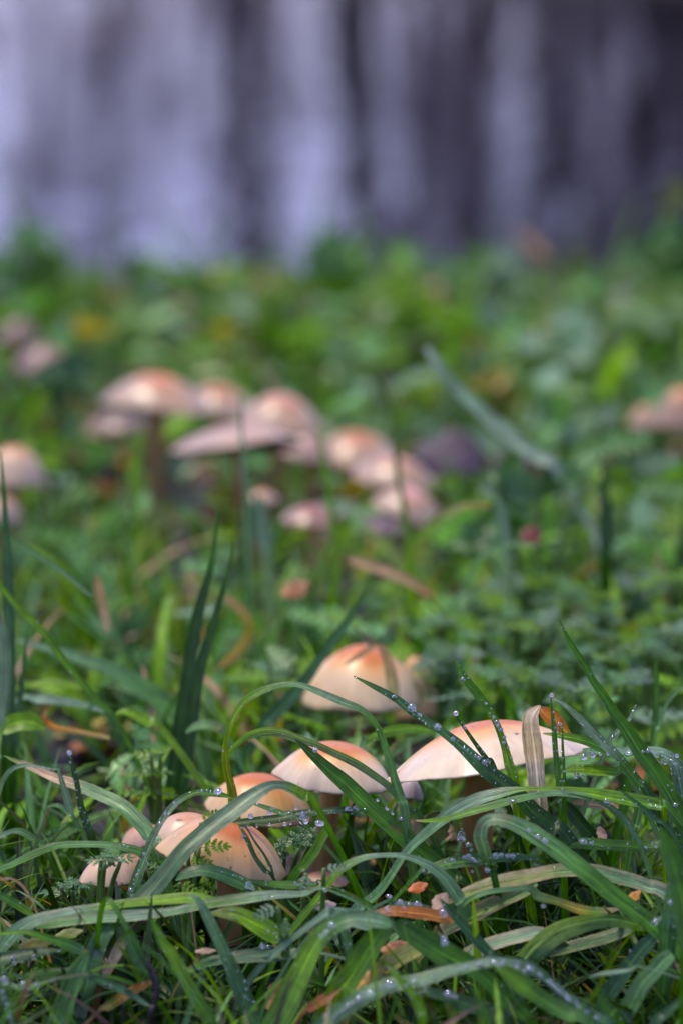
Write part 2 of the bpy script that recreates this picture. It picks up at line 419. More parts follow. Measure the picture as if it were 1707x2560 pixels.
def blade(label, pts, d, col, roll=28, d1=None, root='end', fold=.22, name='grass_blade', cat='grass blade', mat=None, roll1=None, n=7, edge=None, group=None, twist=0):
    """a grass blade through photograph points (x, y, width); d .. d1 its distance from the lens along it"""
    rs = np.random.default_rng(abs(hash_(label)))
    pts = [tuple(map(float, q)) for q in pts]
    d1 = d if d1 is None else d1
    s = np.zeros(len(pts))
    for i in range(1, len(pts)): s[i] = s[i - 1] + math.hypot(pts[i][0] - pts[i - 1][0], pts[i][1] - pts[i - 1][1])
    s /= s[-1]
    ctl = []
    for (x, y, wd), t in zip(pts, s):
        dd = d + (d1 - d) * t
        ctl.append(list(P(x, y, dd)) + [max(wd * .92, 1.2) * dm(dd) / FPX, 1.0])
    ends = {'end': [-1], 'start': [0], 'both': [0, -1], None: []}[root]
    for e in ends:
        a = np.array(ctl[e]); b = np.array(ctl[e - 1 if e == -1 else 1])
        tn = a[:3] - b[:3]; tn /= np.linalg.norm(tn) + 1e-9
        gzv = float(gz(a[0], a[1])) - .004
        drop = a[2] - gzv
        if drop < .003: continue
        steps = []
        c1 = a[:3] + tn * min(.02, drop * .6) + np.array([0, .004, -drop * .25])
        c2 = np.array([c1[0] + tn[0] * .01, c1[1] + tn[1] * .008 + .006, max(gzv, c1[2] - drop * .45)])
        c3 = np.array([c2[0] + tn[0] * .003, c2[1] + .002, gzv])
        for c, k in ((c1, .95), (c2, .8), (c3, .6)): steps.append(list(c) + [a[3] * k if a[3] > .0012 else .0015, 0.0])
        ctl = ctl + steps if e == -1 else steps[::-1] + ctl
    sp = spline(ctl, n)
    c, wd, vis = sp[:, :3], np.abs(sp[:, 3]), sp[:, 4]
    T = np.gradient(c, axis=0); T /= np.linalg.norm(T, axis=1)[:, None] + 1e-12
    V = c - np.array(CAM); V /= np.linalg.norm(V, axis=1)[:, None]
    N0 = -V - T * np.sum(-V * T, axis=1)[:, None]; N0 /= np.linalg.norm(N0, axis=1)[:, None] + 1e-9
    S = np.cross(N0, T); S[S[:, 2] < 0] *= -1
    for i in range(1, len(S)):
        if S[i] @ S[i - 1] < 0: S[i] *= -1
    m = len(c); tt = np.linspace(0, 1, m)
    ra = np.radians(roll + ((roll if roll1 is None else roll1) - roll) * tt + twist * np.sin(tt * np.pi * 2))[:, None]
    N = N0 * np.cos(ra) + S * np.sin(ra); Wd = np.cross(N, T); Wd /= np.linalg.norm(Wd, axis=1)[:, None] + 1e-9
    half = (wd / 2 / np.maximum(np.cos(ra[:, 0]), .35))[:, None]
    und = 1 + .05 * np.sin(tt * 23 + rs.uniform(0, 6))[:, None]
    k = len(SIDE)
    vv = c[:, None, :] + Wd[:, None, :] * (half * und)[:, :, None] * SIDE[None, :, None] + N[:, None, :] * half[:, :, None] * (fold * (np.abs(SIDE) ** 1.3 - .45))[None, :, None]
    vv = vv.reshape(-1, 3)
    ii = np.arange(m * k).reshape(m, k)
    f = np.stack([ii[:-1, :-1], ii[1:, :-1], ii[1:, 1:], ii[:-1, 1:]], -1).reshape(-1, 4)
    # colour along the blade, measured on its traced part
    first = np.argmax(vis > .5); last = m - 1 - np.argmax(vis[::-1] > .5)
    ts = np.clip((np.arange(m) - first) / max(last - first, 1), 0, 1)
    stops = [(0, col), (1, col)] if isinstance(col, (str, tuple)) else col
    cc = ramp(stops, ts)[:, None, :] * np.ones((1, k, 1))
    cc = cc * (1 + rs.normal(0, .06, (m, 1, 1)))
    if edge:
        e = np.array(BC[edge]); g = np.clip(rs.normal(.55, .25, (m, 1, 1)), 0, 1) * np.array([1, .25, 0, .25, 1])[None, :, None]
        cc = cc * (1 - g) + e * g
    along = np.concatenate([[0], np.cumsum(np.linalg.norm(np.diff(c, axis=0), axis=1))]) / .02
    uv = np.stack([np.tile(SIDE, m), np.repeat(along + rs.uniform(0, 50), k)], -1)
    o = mesh(name, vv, f, tint=np.clip(cc, .002, 1).reshape(-1, 3), uv=uv, mat=mat or M_BLADE, origin=tuple(c[-1] if root != 'start' else c[0]))
    tag(o, label, cat, group)
    px, py, dz = proj(c[first:last + 1])
    BL.append((label, np.stack([px, py, dz, wd[first:last + 1] * FPX / dz], -1)))
    return o
def hash_(s):
    h = 7
    for ch in s: h = (h * 31 + ord(ch)) % 2147483647
    return h

# ------------------------------------------------------------------ mushrooms
def mushroom(label, cx, cy, wpx, hpx, d, el=14, rollv=0, c0=(.72, .22, .07), c1=(.86, .50, .26), c2=(.86, .70, .52), r0=.42, r1=.75,
             wave=.05, umbo=.0, stem_w=.20, group=None, stem=(.42, .24, .08), power=2.25, gill=(.22, .15, .10), lean=(0, 0), shp=.82, nr=20, na=56, cut=None, tilt_from=0.0):
    """cap centre at the middle of its rim in the photograph (px); wpx wide, hpx high; el = degrees of the rim plane seen from above"""
    rs = np.random.default_rng(hash_(label))
    C = np.array(P(cx, cy, d)); Rr = wpx * d / FPX / 2; H = hpx * d / FPX
    elev = 9.33 + math.degrees(math.atan((cy - 1280) / FPX))
    A = Matrix.Rotation(R(-rollv), 3, 'Y') @ Matrix.Rotation(R(el - elev), 3, 'X')
    A = np.array(A)
    base = np.array([C[0] + lean[0], C[1] + lean[1] + .004, 0]); base[2] = float(gz(base[0], base[1])) - .004
    root = empty('mushroom', tuple(base), label, 'mushroom', group)
    r = np.concatenate([np.linspace(0, .9, nr - 5), [.94, .97, .99, 1.0, .985]])
    nr = len(r)
    a = np.linspace(0, 2 * np.pi, na, endpoint=False)
    rr, aa = np.meshgrid(r, a, indexing='ij')
    ph = rs.uniform(0, 6, 5)
    z = H * np.maximum(1 - rr ** power, 0) ** shp + umbo * H * np.exp(-(rr / .22) ** 2)
    z[-1] -= H * .05; z[-2] -= H * .02
    lump = np.sin(2 * aa + ph[0]) * .5 + np.sin(3 * aa + ph[1]) * .5 + .3 * np.sin(5 * aa + ph[2])
    z += wave * Rr * lump * rr ** 3
    fine = .016 * np.sin(13 * aa + ph[3]) + .014 * np.sin(23 * aa + ph[4]) + .02 * np.sin(7 * aa + ph[0]) + rs.normal(0, .007, na)[None, :]
    rad = Rr * rr * (1 + (.035 * np.sin(2 * aa + ph[2]) + .02 * np.sin(3 * aa + ph[4]) + fine) * rr ** 4)
    if cut:   # notches in the margin: (angle, width, depth)
        for an, wi, de in cut:
            rad *= 1 - de * np.exp(-(((aa - an + np.pi) % (2 * np.pi) - np.pi) / wi) ** 2) * rr ** 3
    loc = np.stack([rad * np.cos(aa), rad * np.sin(aa), z], -1).reshape(-1, 3)
    v = loc @ A.T + C
    ii = np.arange(nr * na).reshape(nr, na)
    f = np.stack([ii[:-1], ii[1:], np.roll(ii[1:], -1, 1), np.roll(ii[:-1], -1, 1)], -1).reshape(-1, 4)
    # colour: warm disc, pale margin, uneven border between them
    q = rr + .06 * np.sin(2 * aa + ph[1]) + .035 * np.sin(5 * aa + ph[0]) + tilt_from * np.sin(aa) * rr
    c0, c1, c2 = map(np.array, (c0, c1, c2))
    t = np.clip(q, 0, 1)[..., None]
    k1 = np.clip((t - r0 * .75) / (r0 * .4 + .02), 0, 1); k1 = k1 * k1 * (3 - 2 * k1)
    k2 = np.clip((t - r0) / (r1 - r0), 0, 1); k2 = k2 * k2 * (3 - 2 * k2)
    cc = c0 * (1 - k1) + c1 * k1; cc = cc * (1 - k2) + c2 * k2
    uv = np.stack([rr, aa / (2 * np.pi)], -1).reshape(-1, 2)
    mesh('cap', v, f, tint=cc.reshape(-1, 3), uv=uv, mat=M_CAP, parent=root)
    # gills: pleated ring under the cap
    ng = 96; ga = np.linspace(0, 2 * np.pi, ng * 2, endpoint=False); gr = np.linspace(.12, .975, 7)
    grr, gaa = np.meshgrid(gr, ga, indexing='ij')
    lum = np.sin(2 * gaa + ph[0]) * .5 + np.sin(3 * gaa + ph[1]) * .5 + .3 * np.sin(5 * gaa + ph[2])
    ple = (np.arange(ng * 2) % 2)[None, :] * .05 * Rr * np.sin(np.pi * np.clip(grr, 0, 1))
    gzz = H * .5 * (1 - grr ** 2.2) - .04 * H - ple + wave * Rr * lum * grr ** 3
    grd = Rr * grr * (1 + (.035 * np.sin(2 * gaa + ph[2]) + .02 * np.sin(3 * gaa + ph[4])) * grr ** 4)
    if cut:
        for an, wi, de in cut: grd *= 1 - de * np.exp(-(((gaa - an + np.pi) % (2 * np.pi) - np.pi) / wi) ** 2) * grr ** 3
    gv = np.stack([grd * np.cos(gaa), grd * np.sin(gaa), gzz], -1).reshape(-1, 3) @ A.T + C
    gi = np.arange(7 * ng * 2).reshape(7, ng * 2)
    gf = np.stack([gi[:-1], np.roll(gi[:-1], -1, 1), np.roll(gi[1:], -1, 1), gi[1:]], -1).reshape(-1, 4)
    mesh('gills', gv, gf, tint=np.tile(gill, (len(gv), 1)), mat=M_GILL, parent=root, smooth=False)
    # stem: from the cap's middle, gently curved to the ground
    top = C + A @ np.array([0, 0, H * .5]); mid = (top + base) / 2 + np.array([rs.normal(0, .002), rs.normal(0, .002), 0]) + (A @ np.array([0, 0, -1.])) * .25 * 0
    ctl = np.array([base, base * .7 + mid * .3, mid, mid * .35 + top * .65, top])
    sp = spline(ctl, 4); sr = Rr * stem_w * np.interp(np.linspace(0, 1, len(sp)), [0, .25, .7, 1], [1.12, .95, .92, 1.15])
    sv, sf = tube(sp, sr, 12)
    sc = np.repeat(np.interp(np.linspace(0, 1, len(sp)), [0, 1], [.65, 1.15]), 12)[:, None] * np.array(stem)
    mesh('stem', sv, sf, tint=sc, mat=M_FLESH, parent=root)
    return root
# ------------------------------------------------------------------ leaf shapes
def leaflet_shape():
    """one deeply lobed leaflet along +Y, unit length: verts, quads"""
    side = [(.02, 0), (.07, .05), (.30, .20), (.42, .36), (.25, .30), (.11, .27), (.24, .44), (.35, .62), (.20, .54), (.09, .50), (.17, .66), (.22, .82), (.10, .76), (.05, .80)]
    v = []; 
    for x, y in side:
        for s in (-1, 0, 1):
            v.append((s * x * .62, y - .02 * abs(s), .16 * abs(s) * x - .55 * (y * y) * .25 - .5 * x * x * abs(s)))
    v.append((0, 1.0, -.16)); n = len(side); f = []
    for i in range(n - 1):
        a, b = i * 3, i * 3 + 3
        f += [(a, a + 1, b + 1, b), (a + 1, a + 2, b + 2, b + 1)]
    a = (n - 1) * 3
    f += [(a, a + 1, n * 3, n * 3), (a + 1, a + 2, n * 3, n * 3)]
    return np.array(v), [tuple(dict.fromkeys(q)) for q in f]
def frond_places():
    """(offset along the leaf stalk, turn, scale) of the leaflets of one compound leaf"""
    return [(.78, 0, .24), (.72, 44, .24), (.72, -44, .24), (.56, 52, .30), (.56, -52, .30), (.38, 56, .36), (.38, -56, .36), (.18, 60, .38), (.18, -60, .38)]
def broad_shape(n=9, serr=.05):
    v, f = [], []
    for i in range(n):
        t = i / (n - 1); wdt = .31 * math.sin(math.pi * t ** .72) ** .8 if 0 < t < 1 else .0
        wdt = wdt + (serr if i % 2 else -serr * .4) * (1 if 0 < t < 1 else 0) * (1 - t * .5) + .004
        for s in (-1, -.5, 0, .5, 1):
            v.append((s * wdt, t, .14 * abs(s) ** 1.2 - .10 - .35 * (t - .35) ** 2))
    for i in range(n - 1):
        for k in range(4): a = i * 5 + k; f.append((a, a + 1, a + 6, a + 5))
    return np.array(v), f
def tri(f):
    out = []
    for q in f:
        for i in range(1, len(q) - 1): out.append((q[0], q[i], q[i + 1]))
    return np.array(out)
def basis(H, N):
    H = np.asarray(H, float); N = np.asarray(N, float)
    H = H / np.linalg.norm(H); N = N - H * (N @ H); N /= np.linalg.norm(N); Xv = np.cross(H, N)
    return np.stack([Xv, H, N], -1)
def rotz(a):
    c, s = math.cos(R(a)), math.sin(R(a)); return np.array([[c, -s, 0], [s, c, 0], [0, 0, 1.]])
def instances(shape, pos, mats, scale):
    """many copies of a shape in one vertex array"""
    v, f = shape; f = tri(f); n = len(pos); k = len(v)
    V = np.einsum('nij,kj->nki', mats, v) * np.asarray(scale)[:, None, None] + pos[:, None, :]
    Fq = f[None] + (np.arange(n) * k)[:, None, None]
    return V, Fq.reshape(-1, 3), k
LEAFLET, BROAD = leaflet_shape(), broad_shape()
def frond_shape():
    V, Fs, n = [], [], 0
    for y, a, s in frond_places():
        v = LEAFLET[0] * s @ rotz(a).T + np.array([0, y, -.12 * y * y]); V.append(v)
        Fs += [tuple(i + n for i in q) for q in LEAFLET[1]]; n += len(v)
    v = np.array([(-.012, 0, 0), (.012, 0, 0), (.006, .8, -.07), (-.006, .8, -.07)]); V.append(v); Fs.append((n, n + 1, n + 2, n + 3))
    return np.concatenate(V), Fs
FROND = frond_shape()

# ------------------------------------------------------------------ mass of grass, herbs and litter
LIM_D = [.8, 1.25, 1.36, 1.42, 1.50, 1.60, 1.80, 2.02, 2.12, 2.5, 2.9, 3.4]
LIM_Y = [2400, 2240, 2130, 1970, 1800, 1580, 1330, 1150, 960, 800, 690, 690]
GUARD = []     # (x0, y0, x1, y1, depth): mushrooms that nothing loose stands in front of
def clear(V, slack):
    """V (n,k,3) -> mask of plants that do not stand in front of a mushroom nor over the short turf"""
    n, k, _ = V.shape
    px, py, d = proj(V.reshape(-1, 3)); px = px.reshape(n, k); py = py.reshape(n, k); d = d.reshape(n, k)
    lim = np.interp(d, LIM_D, LIM_Y) - slack[:, None]
    ok = ~(py < lim).any(1) | (np.abs(px - 853) > 1500).all(1)
    for x0, y0, x1, y1, dd in GUARD:
        ok &= ~((px > x0) & (px < x1) & (py > y0) & (py < y1) & (d < dd)).any(1)
    return ok
def ground_points(n, y0, y1, spread, rs):
    y = np.sqrt(rs.uniform(y0 * y0, y1 * y1, n)); x = rs.uniform(-1, 1, n) * (y * .078 * spread + .02)
    return np.stack([x, y, gz(x, y)], -1)
def grass_mass(name, label, n, y0, y1, spread, Lr, Wr, cols, probs, seed, lean=(.1, .7), bend=(.2, 1.9), slack=40, gain=1.0, thin=.72):
    rs = np.random.default_rng(seed)
    p = ground_points(n, y0, y1, spread, rs)
    L = rs.uniform(*Lr, n); wd = rs.uniform(*Wr, n); az = rs.uniform(0, 2 * np.pi, n)
    th0 = rs.uniform(*lean, n); bd = rs.uniform(*bend, n)
    S = 9; t = np.linspace(0, 1, S)
    th = th0[:, None] + bd[:, None] * t[None] ** 1.4
    dh = np.concatenate([np.zeros((n, 1)), np.cumsum(np.sin(th[:, :-1]), 1)], 1) / (S - 1) * L[:, None]
    dz = np.concatenate([np.zeros((n, 1)), np.cumsum(np.cos(th[:, :-1]), 1)], 1) / (S - 1) * L[:, None]
    hx, hy = np.cos(az), np.sin(az)
    cx = p[:, 0:1] + dh * hx[:, None]; cy = p[:, 1:2] + dh * hy[:, None]
    sw = rs.normal(0, .006, (n, 1)) * t[None] ** 2
    cx += -hy[:, None] * sw; cy += hx[:, None] * sw
    cz = np.maximum(p[:, 2:3] + dz - .003, gz(cx, cy) + .003 + .004 * t[None])
    prof = np.interp(t, [0, .15, .55, .85, 1], [.7, 1, .95, .5, .04])[None] * wd[:, None] / 2
    yaw = rs.normal(0, .6, n)
    wx, wy = -np.sin(az + yaw), np.cos(az + yaw)
    C = np.stack([cx, cy, cz], -1)
    Wv = np.stack([wx[:, None] * prof, wy[:, None] * prof, np.zeros_like(prof)], -1)
    up = np.stack([-np.cos(th) * hx[:, None] * 0, np.zeros_like(th), np.ones_like(th)], -1) * (prof * .35)[..., None]
    V = np.stack([C - Wv + up * .6, C - up * .4, C + Wv + up * .6], 2)     # n,S,3,3
    ok = clear(V.reshape(n, S * 3, 3), np.abs(rs.normal(0, slack, n)))
    rt = V[:, 0, 1]; bare = ((rt[:, 0] + .04) / .085) ** 2 + ((rt[:, 1] - 1.99) / .13) ** 2 < 1
    ok &= ~(bare & (rs.random(len(ok)) < thin))
    patch = np.sin(rt[:, 0] * 33 + 1) * np.sin(rt[:, 1] * 9 + .6) + .5 * np.sin(rt[:, 0] * 71 + rt[:, 1] * 23)
    ok &= ~((patch < -.35) & (rt[:, 1] > 1.45) & (rs.random(len(ok)) < .7))
    V = V[ok]; n = len(V)
    pal = np.array([BC[c] for c in cols]); k1 = rs.choice(len(cols), n, p=probs); k2 = rs.choice(len(cols), n, p=probs)
    a = pal[k1]; b = np.where(rs.random((n, 1)) < .75, pal[k1], pal[k2])
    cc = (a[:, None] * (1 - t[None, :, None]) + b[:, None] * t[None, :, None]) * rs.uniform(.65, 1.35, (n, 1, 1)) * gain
    cc = np.repeat(cc[:, :, None, :], 3, 2)
    uv = np.zeros((n, S, 3, 2)); uv[..., 0] = np.array([-1, 0, 1]); uv[..., 1] = (t[None, :] * L[ok][:, None] / .02)[..., None] + rs.uniform(0, 90, (n, 1, 1))
    ii = np.arange(n * S * 3).reshape(n, S, 3)
    f = np.stack([ii[:, :-1, :-1], ii[:, 1:, :-1], ii[:, 1:, 1:], ii[:, :-1, 1:]], -1).reshape(-1, 4)
    tag(mesh(name, V.reshape(-1, 3), f, tint=cc.reshape(-1, 3), uv=uv.reshape(-1, 2), mat=M_GRASS), label, kind='stuff')
def leaf_mass(name, label, shape, n, y0, y1, spread, Sr, Hr, cols, probs, seed, mat, slack=40, region=None, tilt=.45, gain=1.0, lift=-.15):
    rs = np.random.default_rng(seed)
    p = ground_points(n, y0, y1, spread, rs)
    if region is not None:
        k = region(p); p = p[k]; n = len(p)
    p[:, 2] += rs.uniform(*Hr, n) + .002
    az = rs.uniform(0, 2 * np.pi, n); ti = rs.normal(lift, tilt, n)
    M = np.zeros((n, 3, 3))
    for i in range(n):
        H = np.array([math.cos(az[i]) * math.cos(ti[i]), math.sin(az[i]) * math.cos(ti[i]), math.sin(ti[i])])
        N = np.array([rs.normal(0, .35), rs.normal(-.12, .35), 1.0]); M[i] = basis(H, N)
    V, _, k = instances(shape, p, M, rs.uniform(*Sr, n))
    ok = clear(V, np.abs(rs.normal(0, slack, n))) & (V[:, :, 2].min(1) > -.5)
    V = V[ok]; n = len(V)
    V[:, :, 2] = np.maximum(V[:, :, 2], gz(V[:, :, 0], V[:, :, 1]) + .002)
    f = (tri(shape[1])[None] + (np.arange(n) * k)[:, None, None]).reshape(-1, 3)
    pal = np.array([BC[c] for c in cols]); c = pal[rs.choice(len(cols), n, p=probs)] * rs.uniform(.6, 1.4, (n, 1)) * gain
    tag(mesh(name, V.reshape(-1, 3), f, tint=np.repeat(c, k, 0), mat=mat), label, kind='stuff')

# ------------------------------------------------------------------ single herbs
def herb(label, root, leaves, d, col='green', name='herb_plant', shape='frond', group=None, single=True, stemc=(.10, .20, .03), cat='wild herb'):
    """root: (px, py) where the stem leaves the ground; leaves: (px, py, size px, heading deg, facing deg[, colour[, depth]])"""
    rs = np.random.default_rng(hash_(label) + int(root[0] * 3 + root[1]))
    rp = np.array(P(root[0], root[1], d)); g = np.array([rp[0], rp[1], 0]); g[2] = float(gz(g[0], g[1])) - .003
    e = empty(name, tuple(g), label, cat, group)
    for q in leaves:
        px, py, size, hd, fa = q[:5]; c = BC[q[5]] if len(q) > 5 and q[5] else BC[col]; dl = q[6] if len(q) > 6 else d
        c = np.array(c) * rs.uniform(.85, 1.2)
        ctr = np.array(P(px, py, dl)); s = size * dl / FPX
        N = np.array(UP) * math.cos(R(fa)) - np.array(FW) * math.sin(R(fa)); bk = np.cross(N, np.array(RT))
        H = np.array(RT) * math.cos(R(hd)) + bk * math.sin(R(hd)); B = basis(H, N + rs.normal(0, .08, 3))
        b0 = ctr - H * s * .5
        if shape == 'frond' and single:
            for y, a, k in frond_places():
                v = (LEAFLET[0] * k @ rotz(a + rs.normal(0, 6)).T + np.array([0, y, -.10 * y * y])) * s
                v[:, 2] += v[:, 0] * rs.normal(0, .15)
                mesh('leaflet', v @ B.T + b0, LEAFLET[1], tint=np.tile(c * rs.uniform(.85, 1.15), (len(v), 1)), mat=M_HERB, parent=e)
            v, f = tube((np.array([[0, 0, 0], [0, .3, -.01], [0, .8, -.06]]) * s) @ B.T + b0, [s * .013, s * .011, s * .006], 5)
            mesh('leaf_stalk', v, f, tint=np.tile(stemc, (len(v), 1)), mat=M_STEMG, parent=e)
        else:
            sh = FROND if shape == 'frond' else BROAD
            more = [(0, 1, 0)] if shape == 'frond' else [(0, .82, 0), (48, .62, .12), (-44, .66, .06), (100, .5, .02)]
            for an, k, o in more:
                v = sh[0] * s * k @ rotz(an + rs.normal(0, 8) * (an != 0)).T + np.array([0, s * o, -s * o * .5]); v[:, 2] += v[:, 0] * rs.normal(0, .25)
                mesh('leaf', v @ B.T + b0, sh[1], tint=np.tile(c * rs.uniform(.8, 1.2), (len(v), 1)), mat=M_HERB, parent=e)
        m = (g + b0) / 2 + np.array([0, .003, .25 * max(b0[2] - g[2], 0)])
        sp = spline(np.array([g, m, b0]), 5)
        v, f = tube(sp, np.linspace(.0011, .0006, len(sp)) * (1 if d < 1.7 else 1.5), 6)
        mesh('stem', v, f, tint=np.tile(stemc, (len(v), 1)), mat=M_STEMG, parent=e)
    return e
def dead_leaf(label, px, py, d, wpx, lpx, heading, face, col, curl=.5, name='dead_leaf', cat='dead leaf', mat=None, group=None):
    """a fallen leaf: ovate sheet with a midrib, curled"""
    rs = np.random.default_rng(hash_(label)); n, m = 11, 7
    s = d / FPX; L = lpx * s; W = wpx * s
    N = np.array(UP) * math.cos(R(face)) - np.array(FW) * math.sin(R(face)); bk = np.cross(N, np.array(RT))
    H = np.array(RT) * math.cos(R(heading)) + bk * math.sin(R(heading)); B = basis(H, N)
    v = []
    for i in range(n):
        t = i / (n - 1); wv = math.sin(math.pi * (.04 + .92 * t)) ** .7 * (1 + .12 * math.sin(i * 2.1))
        for j in range(m):
            u = j / (m - 1) * 2 - 1
            a = u * curl * 1.3
            v.append((W / 2 * wv * (math.sin(a) / max(curl * 1.3, .01) if curl else u), (t - .5) * L, -W / 2 * wv * (1 - math.cos(a)) * .9 + .04 * W * math.sin(t * 7 + u * 2) - .25 * curl * L * (t - .5) ** 2 + .02 * W * rs.normal() * .5 - .03 * W * (abs(u) < .1)))
    v = np.array(v) @ B.T + np.array(P(px, py, d))
    ii = np.arange(n * m).reshape(n, m)
    f = np.stack([ii[:-1, :-1], ii[:-1, 1:], ii[1:, 1:], ii[1:, :-1]], -1).reshape(-1, 4)
    c = np.array(BC[col] if isinstance(col, str) else col)
    cc = c * np.clip(1 + rs.normal(0, .16, (len(v), 1)), .5, 1.6)
    v[:, 2] = np.maximum(v[:, 2], gz(v[:, 0], v[:, 1]) + .001)
    o = mesh(name, v, f, tint=cc, mat=mat or M_DRY, origin=tuple(P(px, py, d)))
    return tag(o, label, cat, group)
